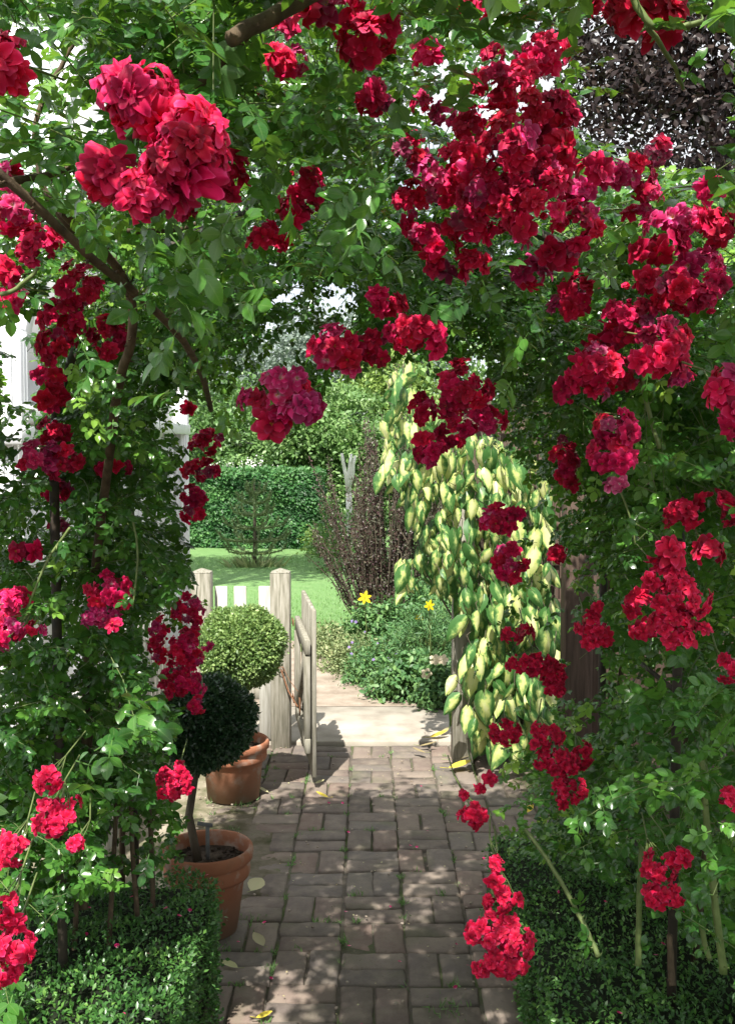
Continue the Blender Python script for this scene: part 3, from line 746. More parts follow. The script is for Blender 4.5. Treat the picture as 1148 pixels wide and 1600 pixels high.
# ------------------------------------------------------------------ white glasshouse on the left
gh = thing('white_glasshouse', (-2.6, 7.2, 0), 'white painted timber glasshouse with steep glazed roof behind the left hand roses', 'building')
GX = -1.72
s = MB()                                                       # plinth
s.cbox((GX - 1.5, 5.0, .30), (3.0, .12, .60), .006); s.cbox((GX - .06, 7.32, .30), (.12, 4.5, .60), .006); s.build('plinth', M['white_paint'], gh)
for i in range(14):                                            # side wall boards
    s = MB(); yy = 5.12 + i * .32
    s.cbox((GX - .055, yy + .155, 1.22), (.03, .30, 1.22), .004); s.build('wall_board', M['white_paint'], gh)
for i in range(15):
    s = MB(); s.cbox((GX - .03, 5.09 + i * .32, 1.25), (.035, .045, 1.28), .004); s.build('batten', M['white_paint'], gh)
for k, (cx, cy) in enumerate(((GX, 5.02), (GX, 9.56))):
    s = MB(); s.cbox((cx - .02, cy, 1.15), (.15, .15, 2.32), .006)
    for f in (-.045, 0, .045): s.cbox((cx + .062, cy + f, 1.15), (.016, .022, 2.28), .003)
    for f in (-.045, 0, .045): s.cbox((cx + f - .02, cy - .082, 1.15), (.022, .016, 2.28), .003)
    s.build('corner_post', M['white_paint'], gh)
s = MB(); s.cbox((GX - .02, 7.3, 1.90), (.20, 4.7, .09), .006); s.cbox((GX - 1.5, 4.98, 1.79), (3.2, .2, .09), .006); s.build('gutter', M['white_paint'], gh)
# front glazing
for i in range(8):
    s = MB(); s.cbox((GX - .22 - i * .36, 5.0, 1.17), (.30, .012, 1.14), .002); s.build('window_pane', M['glass'], gh)
    s = MB(); s.cbox((GX - .40 - i * .36, 4.99, 1.17), (.06, .06, 1.14), .003); s.build('glazing_bar', M['white_paint'], gh)
# steep roof rising away from the path end
ang = math.atan(1.6); L = 2.9
rot = np.array(Matrix.Rotation(ang, 3, 'X'))
for i in range(9):
    c = (GX - .02 - i * .36, 4.92 + math.cos(ang) * L / 2, 1.83 + math.sin(ang) * L / 2)
    s = MB(); s.cbox(c, (.10 if i == 0 else .06, L, .09), .004, rot); s.build('roof_bar', M['white_paint'], gh)
    if i < 8:
        c2 = (c[0] - .18, c[1] + .01, c[2] - .01)
        s = MB(); s.cbox(c2, (.29, L, .012), .002, rot); s.build('roof_pane', M['glass'], gh)
s = MB(); V = [(GX - .03, 4.98, 1.82), (GX - .03, 9.5, 1.82), (GX - .03, 8.0, 4.25), (GX - .03, 6.5, 4.25)]
s.add(V + [(a - .05, b, c) for a, b, c in V], [(0, 1, 2, 3), (7, 6, 5, 4), (0, 4, 5, 1), (1, 5, 6, 2), (2, 6, 7, 3), (3, 7, 4, 0)])
s.build('gable', M['white_paint'], gh)

# ------------------------------------------------------------------ fence, gate and posts
def post(s, x, y, w, h, tone=.5):
    s.cbox((x, y, (h - .03) / 2 - .03), (w, w, h + .03), .006)
    s.add([(x - w / 2 + .002, y - w / 2 + .002, h - .034 + 0.004), (x + w / 2 - .002, y - w / 2 + .002, h - .03), (x + w / 2 - .002, y + w / 2 - .002, h - .03), (x - w / 2 + .002, y + w / 2 - .002, h - .03), (x, y, h - .006)],
          [(0, 1, 4), (1, 2, 4), (2, 3, 4), (3, 0, 4)])
FY = 5.92
px1, px2 = sx(437.5, FY), sx(314, FY)
fen = thing('picket_fence', ((px1 + px2) / 2, FY, 0), 'short pale picket fence between the two gate posts behind the pale green box ball', 'fence')
for i, px in enumerate((343, 373, 412)):
    s = MB(); s.cbox((sx(px, FY + .03), FY + .06, .48), (.072, .022, .90), .004, tone=.5); s.build('picket', M['pale_wood'], fen)
for z in (.30, .72):
    s = MB(); s.cbox(((px1 + px2) / 2, FY + .095, z), (px1 - px2, .045, .08), .004); s.build('rail', M['silver_wood'], fen)
for (x_, lab) in ((px1, 'weathered square gate post with the open gate hanging from it'), (px2, 'weathered square post at the left end of the picket fence beside the glasshouse')):
    t = MB(); post(t, x_, FY, .112, 1.05)
    tag(t.build('gate_post', M['silver_wood'], loc=(x_, FY, 0)), lab, 'post', 'weathered posts by the gate')
# side run of pale pickets under the left rose
sf = thing('picket_fence', (-1.08, 4.9, 0), 'pale low picket fence glimpsed through the stems of the left rose', 'fence')
for i in range(15):
    s = MB(); yy = 4.1 + i * .122
    s.cbox((-1.10 - .004 * i, yy, .46), (.022, .075, .88), .004); s.build('picket', M['pale_wood'], sf)
for z in (.25, .72):
    s = MB(); s.cbox((-1.155, 4.95, z), (.04, 1.85, .07), .004); s.build('rail', M['pale_wood'], sf)

# the gate, hinged on the post and opened toward the camera
gate = thing('garden_gate', (px1 + .085, FY, 0), 'weathered pale wooden picket gate standing open toward the viewer', 'gate')
g0 = np.array([px1 + .105, FY - .06, 0]); g1 = np.array([sx(482, 5.12), 5.10, 0])
gd = (g1 - g0); gl = np.linalg.norm(gd); gd /= gl; gn = np.array([gd[1], -gd[0], 0]) * -1
if gn[0] < 0: gn = -gn
rotg = np.stack([gd, -gn if np.cross(gd, -gn)[2] > 0 else gn, [0, 0, 1]], 1)
npk = 7
for i in range(npk):
    t_ = .05 + (gl - .10) * i / (npk - 1); c = g0 + gd * t_ + gn * .028
    s = MB(); s.cbox((c[0], c[1], .50), (.072, .022, .85), .004, rotg); s.build('picket', M['silver_wood'], gate)
for z in (.24, .74):
    c = g0 + gd * gl / 2 - gn * .006
    s = MB(); s.cbox((c[0], c[1], z), (gl, .028, .075), .003, rotg); s.build('rail', M['silver_wood'], gate)
for t_ in (.03, gl - .04):
    c = g0 + gd * t_ - gn * .008
    s = MB(); s.cbox((c[0], c[1], .49), (.065, .032, .42), .003, rotg); s.build('stile', M['silver_wood'], gate)
a_ = g0 + gd * .05 - gn * .008 + np.array([0, 0, .27]); b_ = g0 + gd * (gl - .06) - gn * .008 + np.array([0, 0, .71])
dd = b_ - a_; Ld = np.linalg.norm(dd); dd /= Ld; rd = np.stack([dd, -gn, np.cross(dd, -gn)], 1)
s = MB(); s.cbox(tuple((a_ + b_) / 2), (Ld, .024, .065), .003, rd); s.build('brace', M['silver_wood'], gate)
for z in (.30, .74):
    s = MB(); c = g0 - gd * .01 - gn * .03; s.cbox((c[0], c[1], z), (.10, .006, .035), .001, rotg); s.build('hinge', M['rust'], gate)
# hook and eye on the post
hk = thing('gate_hook', (px1, FY - .06, .44), 'rusty iron hook and wire stretched from the gate post to the gate', 'hook')
pa = np.array([px1 + .005, FY - .066, .47]); pb = g0 + gd * .35 - gn * .03 + np.array([0, 0, .34])
s = MB(); s.tube([pa + np.array([.016 * math.cos(a), -.012, .016 * math.sin(a)]) for a in np.linspace(0, 6.2, 10)], .003, 5); s.build('ring', M['rust'], hk)
s = MB(); s.tube([pa, (pa + pb) / 2 + np.array([0, -.02, -.02]), pb], .0045, 5); s.build('bar', M['rust'], hk)
s = MB(); pc = pb + np.array([0, .05, .07]); s.tube([pa + np.array([0.01, 0, .02]), (pa + pc) / 2, pc], .002, 4); s.build('wire', M['rust'], hk)
s = MB(); s.cbox(tuple(pb + gn * .012), (.05, .006, .09), .001, rotg); s.build('plate', M['rust'], hk)

# right hand trellis post with ivy, brown fence behind
PX = sx(722, 5.62)
t = MB(); post(t, PX + .01, 5.66, .115, 1.62)
tag(t.build('trellis_post', M['silver_wood'], loc=(PX, 5.66, 0)), 'weathered square post carrying the variegated ivy', 'post')
t = MB(); post(t, sx(903, 4.9), 4.9, .13, 2.25)
tag(t.build('pergola_post', M['brown_wood'], loc=(sx(903, 4.9), 4.9, 0)), 'brown wooden pergola post in shade behind the right hand roses', 'post')
bf = thing('board_fence', (2.0, 5.5, 0), 'brown close boarded fence in shade behind the right hand roses', 'fence')
for i in range(22):
    s = MB(); xx = .62 + i * .135
    s.cbox((xx, 5.95 - .12 * 0 + (.012 if i % 2 else 0) - max(0, i - 3) * .02, .97 + random.uniform(-.01, .01)), (.125, .018, 1.98), .003); s.build('board', M['brown_wood'], bf)
for z in (.4, 1.6):
    s = MB(); s.cbox((2.1, 6.03, z), (3.1, .05, .08), .003); s.build('rail', M['brown_wood'], bf)

# ------------------------------------------------------------------ dark copper tree, top right
make_tree('copper_beech', 'large dark copper leaved tree behind the roses at upper right', 'tree', 3.6, 9.0, 7.5,
          [(3.1, 8.6, 4.3, 1.5, 1.2, 1.7, 330, 60), (4.6, 9.0, 5.0, 1.8, 1.4, 2.0, 200, 60), (2.6, 9.2, 5.6, 1.0, 1.2, 1.1, 140, 60), (3.6, 8.8, 2.8, 1.6, 1.1, 1.1, 160, 60)], 'copper', .060, .16, tm=OVAL)
make_tree('laurel', 'bright leafy green tree behind the upper left of the arch', 'tree', -2.4, 11.5, 7.5,
          [(-2.6, 11.5, 5.6, 1.9, 1.2, 1.4, 170, 50), (-1.0, 11.9, 6.4, 1.5, 1.0, 1.3, 120, 50), (.6, 12.2, 6.9, 1.3, 1.0, .9, 70, 50)], 'tree_mid', .09, .12, tm=OVAL)

# ------------------------------------------------------------------ purple berberis
pb_ = thing('purple_berberis', (sx(600, 9.3), 9.3, 0), 'tall upright dark purple leaved shrub at the edge of the lawn', 'shrub')
stm = MB(); lf = MB(); bcx = sx(598, 9.3)
for i in range(160):
    a = random.uniform(0, 6.28); sp = random.random() ** .6
    lx = math.cos(a) * sp; ly = math.sin(a) * sp
    h = random.uniform(1.35, 2.12) * (1 - .22 * sp * sp)
    if lx < -.25 : h *= random.uniform(.50, 1.0)
    outx = (.56 if lx > 0 else .54) * lx + (.12 if lx > 0 else 0) - (.10 if lx < -.5 else 0)
    pts = [(bcx + lx * .10, 9.3 + ly * .08, 0)]
    for q in (.35, .7, 1.0):
        pts.append((bcx + lx * .10 + outx * q ** .9 * 1.0 + random.gauss(0, .02), 9.3 + ly * .1 + ly * .3 * q, h * q))
    stm.tube(pts, [.007, .006, .005, .002], 3, False)
    P = np.array(pts); nn = int(135 * h)
    tt = rng.uniform(.18, 1, nn) * 2.999; ii = tt.astype(int); ff = (tt - ii)[:, None]
    p = P[ii] * (1 - ff) + P[ii + 1] * ff + rnd(nn) * .014
    lf.scatter(KITE, frames(np.array([0, 0, .6]) + rnd(nn) * .8, rnd(nn)), p, rng.uniform(.014, .030, nn), np.clip(rng.normal(.45, .22, nn), 0, 1))
stm.build('stems', M['bark'], pb_, kind='stuff'); lf.build('foliage', M['purple'], pb_, kind='stuff')

# ------------------------------------------------------------------ flower border on the right of the far path
def mound(name, label, cat, x, y, r, h, mat, n, leaf, tm=SMALL, upright=.3, group=None, flowers=None):
    t = thing(name, (x, y, 0), label, cat, group)
    k = max(12, n // 45)
    d = nrm(rnd(k)); d[:, 2] = np.abs(d[:, 2])
    cc = np.array([x, y, 0]) + d * np.array([r, r * .8, h]) * (rng.uniform(.55, 1, k) ** .5)[:, None]
    pos = np.repeat(cc, 45, 0) + rnd(k * 45) * np.array([.05, .05, .04]); pos[:, 2] = np.abs(pos[:, 2])
    nor = np.repeat(d, 45, 0) + np.array([0, 0, .6]) + rnd(len(pos)) * .5
    s = MB(); s.scatter(tm, frames(rnd(len(pos)) + np.array([0, 0, upright]), nor), pos, rng.uniform(.6, 1.3, len(pos)) * leaf, np.clip(np.repeat(rng.normal(.5, .15, k), 45) + rng.normal(0, .15, len(pos)), 0, 1))
    s.build('foliage', M[mat], t, kind='stuff')
    s = MB()
    for i in range(0, k, 2): s.tube([(x + d[i][0] * r * .15, y + d[i][1] * r * .15, -.01), tuple(cc[i])], .003, 3, False)
    s.build('stems', M['green_stem'], t, kind='stuff')
    if flowers:
        fm, fn, fr = flowers
        for _ in range(fn):
            a = random.uniform(0, 6.28); f = MB()
            c = np.array([x + r * .8 * math.cos(a), y - abs(r * .7 * math.sin(a)), h * random.uniform(.5, 1.05)])
            for q in range(5):
                an = q * 1.2566; fr_ = frames(np.array([[math.cos(an), -.2, math.sin(an)]]), np.array([[0, -1, .3]]))
                f.scatter(leaflet(1, .8, .1, .2, ((.5, 1.0), (.85, .8))), fr_, c[None], [fr], [.5])
            f.build('flower', M[fm], t)
    return t
G = 'low plants in the border right of the far path'
mound('border_plant', 'pale dry looking low plant at the left tip of the border', 'plant', sx(515, 8.9), 8.75, .22, .22, 'herb_pale', 1800, .035, group=G)
mound('border_plant', 'blue green mound of rounded leaves under the yellow lily', 'plant', sx(598, 8.6), 8.6, .34, .44, 'herb', 3000, .045, OVAL, group=G, flowers=('blue_petal', 3, .014))
mound('border_plant', 'pale twiggy catmint mound in the middle of the border edge', 'plant', sx(560, 7.9), 7.95, .26, .28, 'herb_pale', 2800, .03, group=G, flowers=('blue_petal', 5, .011))
mound('border_plant', 'grey green mound with lilac flowers at the front of the border', 'plant', sx(590, 7.5), 7.55, .24, .30, 'herb', 2800, .032, group=G, flowers=('blue_petal', 5, .012))
mound('border_plant', 'feathery dark green plant between the border mounds and the ivy post', 'plant', sx(668, 7.6), 7.6, .33, .60, 'herb', 5200, .05, leaflet(1, .16, .1, .3, ((.5, 1.0),)), .5, group=G)
mound('border_plant', 'lush green low plant spilling onto the slab at the foot of the border', 'plant', sx(640, 7.05), 7.08, .27, .30, 'herb', 3000, .045, OVAL, group=G)
mound('border_plant', 'green leafy plant with cream flowers at the foot of the ivy post', 'plant', sx(688, 6.75), 6.8, .15, .34, 'herb', 1300, .045, OVAL, group=G, flowers=('pale_petal', 3, .038))
mound('border_plant', 'tall greenery behind the ivy post at the back of the border', 'plant', sx(690, 8.8), 8.8, .40, .75, 'herb', 3600, .045, OVAL, group=G)
mound('border_plant', 'low pale tuft along the path edge at the far bend', 'plant', sx(532, 8.4), 8.35, .2, .18, 'herb_pale', 1500, .03, group=G)
# yellow lilies
def lily(px, py, Y, r, lab, face=(0, -1, .3)):
    c = W(px, py, Y); t = thing('yellow_lily', (c[0] + .02, c[1] + .1, 0), lab, 'flower', 'yellow lilies in the border')
    s = MB(); s.tube([(c[0] + .02, c[1] + .1, 0), (c[0] + .01, c[1] + .08, c[2] * .6), (c[0], c[1] + .05, c[2] - .02), tuple(c + np.array([0, .02, 0]))], .004, 5); s.build('stem', M['green_stem'], t)
    z = nrm(np.array(face)); x = nrm(np.cross([0, 0, 1], z)); y = np.cross(z, x)
    for q in range(6):
        an = q * math.pi / 3 + .3; d = x * math.cos(an) + y * math.sin(an)
        s = MB(); s.scatter(leaflet(1, .48, .2, .35, ((.25, .7), (.55, 1.0), (.82, .7))), frames(d[None] + z * .35, z[None] - d * .1), c[None], [r * (1 if q % 2 else .9)], [.5]); s.build('petal', M['yellow_petal'], t, True)
    s = MB()
    for q in range(5): s.tube([c, c + z * .03 + rnd(1)[0] * .008], .0015, 3, False)
    s.build('stamens', M['stamen'], t)
lily(570, 934, 8.0, .056, 'yellow lily flower standing above the border left of the ivy')
lily(671, 946, 7.2, .042, 'yellow lily flower half hidden by the ivy leaves', (-.5, -1, .1))
lily(655, 965, 7.7, .035, 'small yellow lily bud lowest in the border', (.1, -1, .5))

# ------------------------------------------------------------------ potted box balls
def potted(label, x, y, rim_z, rim_r, bot_r, ball_c, ball_r, mat, n, leaf, stem_pts):
    t = thing('potted_box_ball', (x, y, 0), label, 'potted plant', 'box balls in terracotta pots')
    s = MB(); h = rim_z
    prof = [(bot_r * .9, 0.0), (bot_r, .004), (rim_r * .80, h * .62), (rim_r * .83, h * .66)]
    s.lathe((x, y, 0), prof, 44)
    s.build('pot', M['terracotta'], t, True)
    s = MB()
    prof = [(rim_r * .83, h * .655), (rim_r * .90, h * .66), (rim_r * .93, h * .70), (rim_r * .93, h * .80), (rim_r * .905, h * .82), (rim_r * .94, h * .84), (rim_r * .99, h * .87),
            (rim_r, h * .93), (rim_r * .985, h * .98), (rim_r * .95, h), (rim_r * .91, h * .99), (rim_r * .88, h * .93), (rim_r * .86, h * .70)]
    s.lathe((x, y, 0), prof, 44); s.build('rim', M['terracotta'], t, True)
    s = MB(); k = 24; V = [(x, y, h * .84)]; 
    for ring in (.35, .7, .98):
        for j in range(k):
            a = 2 * math.pi * j / k; V.append((x + rim_r * .87 * ring * math.cos(a), y + rim_r * .87 * ring * math.sin(a), h * .82 + random.uniform(-.006, .008)))
    F = [(0, 1 + j, 1 + (j + 1) % k) for j in range(k)]
    for q in range(2):
        for j in range(k): F.append((1 + q * k + j, 1 + (q + 1) * k + j, 1 + (q + 1) * k + (j + 1) % k, 1 + q * k + (j + 1) % k))
    s.add(V, F)
    for _ in range(70):
        a = random.uniform(0, 6.28); r_ = rim_r * .8 * random.random() ** .5; q = random.uniform(.003, .009)
        s.cbox((x + r_ * math.cos(a), y + r_ * math.sin(a), h * .83 + q * .5), (q * 2, q * 1.4, q), q * .25, np.array(Matrix.Rotation(a, 3, 'Z')))
    s.build('potting_soil', M['soil'], t)
    s = MB(); s.tube(stem_pts, np.linspace(.017, .012, len(stem_pts)), 8); s.build('stem', M['bark'], t, True)
    bc = np.array(ball_c)
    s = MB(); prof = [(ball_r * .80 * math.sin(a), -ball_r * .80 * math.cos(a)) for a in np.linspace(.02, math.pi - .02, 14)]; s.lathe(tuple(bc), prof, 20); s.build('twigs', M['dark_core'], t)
    d = nrm(rnd(n)); lump = 1 + .03 * np.sin(3 * d[:, 0] + bc[1]) + .06 * np.sin(6 * d[:, 0] + 2) * np.sin(5 * d[:, 2]) + .03 * np.sin(9 * d[:, 1] + 7 * d[:, 0])
    pos = bc + d * (ball_r * lump * rng.uniform(.82, 1.0, n) ** .6 * np.where(rng.random(n) < .03, rng.uniform(1.0, 1.12, n), 1))[:, None] + rnd(n) * .004
    al = d * .7 + rnd(n) * .7; nor = d * .6 + np.array([0, 0, .5]) + rnd(n) * .6
    s = MB(); s.scatter(SMALL, frames(al, nor), pos, rng.uniform(.7, 1.25, n) * leaf, np.clip(.5 + .15 * np.sin(13 * d[:, 0]) * np.sin(11 * d[:, 2] + 2) + rng.normal(0, .2, n), 0, 1))
    s.build('foliage', M[mat], t, kind='stuff')
    return t
X2, Y2 = sx(361, 5.06), 5.06
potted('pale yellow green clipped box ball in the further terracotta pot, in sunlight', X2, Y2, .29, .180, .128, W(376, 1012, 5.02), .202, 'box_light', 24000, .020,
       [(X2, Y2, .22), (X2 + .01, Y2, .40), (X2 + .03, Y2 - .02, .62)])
X1, Y1 = sx(318, 3.62), 3.62
bc1 = W(322, 1128, 3.72)
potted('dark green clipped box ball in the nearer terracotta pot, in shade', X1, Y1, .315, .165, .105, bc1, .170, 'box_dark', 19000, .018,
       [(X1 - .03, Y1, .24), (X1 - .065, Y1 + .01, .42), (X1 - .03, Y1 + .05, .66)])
s = MB(); c = W(325, 1345, 3.62)
s.cbox((c[0], c[1], c[2] + .06), (.014, .004, .15), .001); s.cbox((c[0] - .008, c[1] - .006, c[2] + .135), (.055, .004, .014), .001, np.array(Matrix.Rotation(.15, 3, 'Y')))
tag(s.build('plant_label', M['label_metal'], loc=tuple(c)), 'grey metal T shaped plant label stuck in the soil of the nearer pot', 'plant label')

# ------------------------------------------------------------------ low box hedges in front
def low_hedge(label, x0, x1, y0, y1, h, n, seed):
    t = thing('box_hedge', ((x0 + x1) / 2, (y0 + y1) / 2, 0), label, 'hedge', 'low box hedges edging the path')
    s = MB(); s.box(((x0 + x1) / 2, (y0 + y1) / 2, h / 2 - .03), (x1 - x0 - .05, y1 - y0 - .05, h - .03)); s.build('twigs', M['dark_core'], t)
    aT = (x1 - x0) * (y1 - y0); aS = (y1 - y0) * h; aF = (x1 - x0) * h
    P = []; D = []
    for area, kind in ((aT, 'T'), (aS, 'L'), (aS, 'R'), (aF, 'F'), (aF, 'N')):
        k = int(n * area / (aT + 2 * aS + 2 * aF)); u = rng.random(k); v = rng.random(k); dpt = rng.exponential(.012, k)
        if kind == 'T': p = np.stack([x0 + u * (x1 - x0), y0 + v * (y1 - y0), h - dpt], 1); d = (0, 0, 1)
        if kind == 'L': p = np.stack([x0 + dpt, y0 + v * (y1 - y0), u * h], 1); d = (-1, 0, .3)
        if kind == 'R': p = np.stack([x1 - dpt, y0 + v * (y1 - y0), u * h], 1); d = (1, 0, .3)
        if kind == 'F': p = np.stack([x0 + u * (x1 - x0), y1 - dpt, v * h], 1); d = (0, 1, .3)
        if kind == 'N': p = np.stack([x0 + u * (x1 - x0), y0 + dpt, v * h], 1); d = (0, -1, .3)
        P.append(p); D.append(np.tile(d, (k, 1)))
    P = np.concatenate(P); D = np.concatenate(D).astype(float)
    # rounded shoulders and an uneven clipped surface
    wob = .016 * np.sin(P[:, 0] * 14 + P[:, 1] * 9) + .012 * np.sin(P[:, 1] * 23 - P[:, 0] * 17)
    wob += np.where(rng.random(len(P)) < .05, rng.uniform(0, .035, len(P)), 0)
    P += D * wob[:, None]
    ex = np.minimum(np.minimum(P[:, 0] - x0, x1 - P[:, 0]), np.minimum(P[:, 1] - y0, y1 - P[:, 1]))
    P[:, 2] -= np.where(P[:, 2] > h * .8, np.clip(.05 - ex, 0, .05) * .6, 0)
    al = D * .6 + rnd(len(P)) * .75; nor = D * .8 + np.array([0, -.2, .5]) + rnd(len(P)) * .55
    tone = np.clip(.5 + .22 * np.sin(P[:, 0] * 19 + 3) * np.sin(P[:, 1] * 16) + rng.normal(0, .2, len(P)), 0, 1)
    s = MB(); s.scatter(SMALL, frames(al, nor), P, rng.uniform(.010, .020, len(P)), tone)
    s.build('foliage', M['box_hedge'], t, kind='stuff')
low_hedge('low clipped box hedge at lower left, dappled with sun, in front of the nearer pot', -1.25, -.475, 1.3, 3.22, .385, 52000, 1)
low_hedge('low clipped box hedge at lower right, mostly in shade, under the right hand rose', .47, 1.9, 1.3, 3.85, .30, 66000, 2)

# ------------------------------------------------------------------ rose arch frame
arch = thing('rose_arch', (0, 2.6, 0), 'dark metal arch frame buried in the climbing roses', 'arch')
for yy in (2.65, 3.5):
    pts = [(-.80, yy, -.02), (-.80, yy, 1.0), (-.80, yy, 1.75)] + [(-.80 * math.cos(a), yy, 1.75 + .62 * math.sin(a)) for a in np.linspace(.2, math.pi - .2, 12)] + [(.80, yy, 1.75), (.80, yy, 1.0), (.80, yy, -.02)]
    s = MB(); s.tube(pts, .013, 8); s.build('hoop', M['dark_metal'], arch, True)
for xx in (-.80, .80):
    for z in (.55, 1.1, 1.65):
        s = MB(); s.tube([(xx, 2.62, z), (xx, 3.0, z), (xx, 3.53, z)], .007, 6); s.build('crossbar', M['dark_metal'], arch)
for a in (.7, 1.2, math.pi / 2, 1.94, 2.44):
    s = MB(); s.tube([(-.80 * math.cos(a), yy2, 1.75 + .62 * math.sin(a)) for yy2 in (2.62, 3.0, 3.53)], .007, 6); s.build('crossbar', M['dark_metal'], arch)

# ------------------------------------------------------------------ rose blossoms
def petal_tmpl(L, Wd, cup, curl, ruff, r, nu=5, nv=4, point=0.0):
    """one petal: rounded or pointed blade, cupped at the base, its rim rolled back and ruffled"""
    V = []; U = []; ph = r.uniform(0, 6.28); asym = r.uniform(-.12, .12)
    for j in range(nv):
        t = j / (nv - 1)
        w = Wd * (0.25 + 0.75 * math.sin(min(1, t * 1.2) * math.pi / 2)) * (1 - .30 * max(0, t - .62) / .38)
        for i in range(nu):
            u = -1 + 2 * i / (nu - 1)
            y = L * t * (1 - 0.16 * u * u * t) + L * (point * (1 - abs(u) * 1.6) + r.uniform(-.03, .03)) * max(0, t - .6) / .4
            z = cup * (u * u) * w * .5 * (1 - t) + cup * L * .25 * math.sin(t * 2.6) - curl * L * max(0, t - .45) ** 2 * 1.6 + ruff * L * math.sin(u * 3.6 + ph) * t * t
            V.append((u * w / 2 + asym * t * t * L, y, z)); U.append((u, t))
    F = [(j * nu + i, j * nu + i + 1, (j + 1) * nu + i + 1, (j + 1) * nu + i) for j in range(nv - 1) for i in range(nu - 1)]
    return np.array(V), F, np.array(U)
def blossom_mesh(seed, mats, rings, R_=0.026, nu=5, nv=4, stamens=0, point=.06, drop=0.0, name='blossom'):
    r = random.Random(seed); s = MB()
    for (k, L, Wd, tilt, rad, zz) in rings:
        a0 = r.uniform(0, 6.28)
        for q in range(k):
            if r.random() < drop: continue
            an = a0 + 2 * math.pi * q / k + r.uniform(-.2, .2)
            ti = tilt + r.gauss(0, .16)
            v, f, u = petal_tmpl(L * r.uniform(.8, 1.14), Wd * r.uniform(.85, 1.15), .5, r.uniform(.1, .7), r.uniform(.05, .14), r, nu, nv, r.uniform(-.4, 1.6) * point)
            m = Matrix.Rotation(an, 3, 'Z') @ Matrix.Rotation(ti, 3, 'X') @ Matrix.Rotation(r.uniform(-.35, .35), 3, 'Y')
            v = v @ np.array(m).T + np.array([-math.sin(an) * rad, math.cos(an) * rad, zz])
            s.add(v * R_, f, np.concatenate([u, np.full((len(u), 1), r.uniform(.15, .85))], 1))
    nf = len(s.ls)
    for q in range(stamens):
        an = r.uniform(0, 6.28); l = r.uniform(.12, .24)
        s.tube([(0, 0, 0), (math.cos(an) * l * .6 * R_, math.sin(an) * l * .6 * R_, l * R_)], R_ * .022, 3, True)
    me = s.mesh(name, mats, True)
    if stamens:
        mi = np.zeros(len(me.polygons), np.int32); mi[nf:] = 1; me.polygons.foreach_set('material_index', mi)
    return me
RG_A = ((8, 1.0, .74, .05, .05, 0), (7, .86, .66, .42, .05, .05), (5, .66, .56, .80, .04, .08), (4, .42, .44, 1.15, .03, .10))
RG_B = ((7, 1.0, .80, -.15, .05, 0), (7, .90, .66, .22, .05, .04), (5, .66, .52, .62, .05, .08))
RG_C = ((6, 1.0, .86, .30, .05, 0), (6, .86, .72, .62, .05, .05), (5, .66, .60, .95, .04, .08), (3, .42, .44, 1.25, .03, .10))
RG_N = ((8, 1.0, .66, -.1, .06, 0), (8, .92, .60, .18, .06, .04), (7, .74, .54, .48, .05, .07), (5, .52, .44, .85, .04, .10), (3, .34, .30, 1.2, .03, .10))
RG_BUD = ((3, 1.1, .9, 1.35, .02, 0), (3, 1.0, .9, 1.45, .02, .05))
BL = {'r': [blossom_mesh(i, [M['petal'], M['stamen']], (RG_A, RG_B, RG_C)[i % 3], stamens=5 if i % 3 == 1 else 0, drop=.06) for i in range(12)],
      'p': [blossom_mesh(40 + i, [M['petal_pink'], M['stamen']], (RG_A, RG_B)[i % 2], stamens=5 if i % 2 else 0, drop=.08) for i in range(6)],
      'o': [blossom_mesh(60 + i, M['petal_old'], RG_B, .021, drop=.2) for i in range(3)],
      'b': [blossom_mesh(70 + i, M['petal'], RG_BUD, .014) for i in range(2)],
      'n': [blossom_mesh(80 + i, [M['petal'], M['stamen']], RG_N, .026, 7, 6, 12, .05) for i in range(5)]}
roses = {
    'L': thing('climbing_rose', (-.95, 2.9, 0), 'crimson climbing rose covering the left side of the arch', 'climbing rose', 'crimson roses trained over the arch'),
    'R': thing('climbing_rose', (1.0, 2.7, 0), 'crimson climbing rose covering the right side of the arch', 'climbing rose', 'crimson roses trained over the arch'),
    'T': thing('climbing_rose', (.62, 3.3, 0), 'crimson climbing rose trained across the top of the arch', 'climbing rose', 'crimson roses trained over the arch'),
    'N': thing('climbing_rose', (-.85, 1.2, 0), 'crimson rose whose large near blooms hang at the upper left', 'climbing rose', 'crimson roses trained over the arch')}
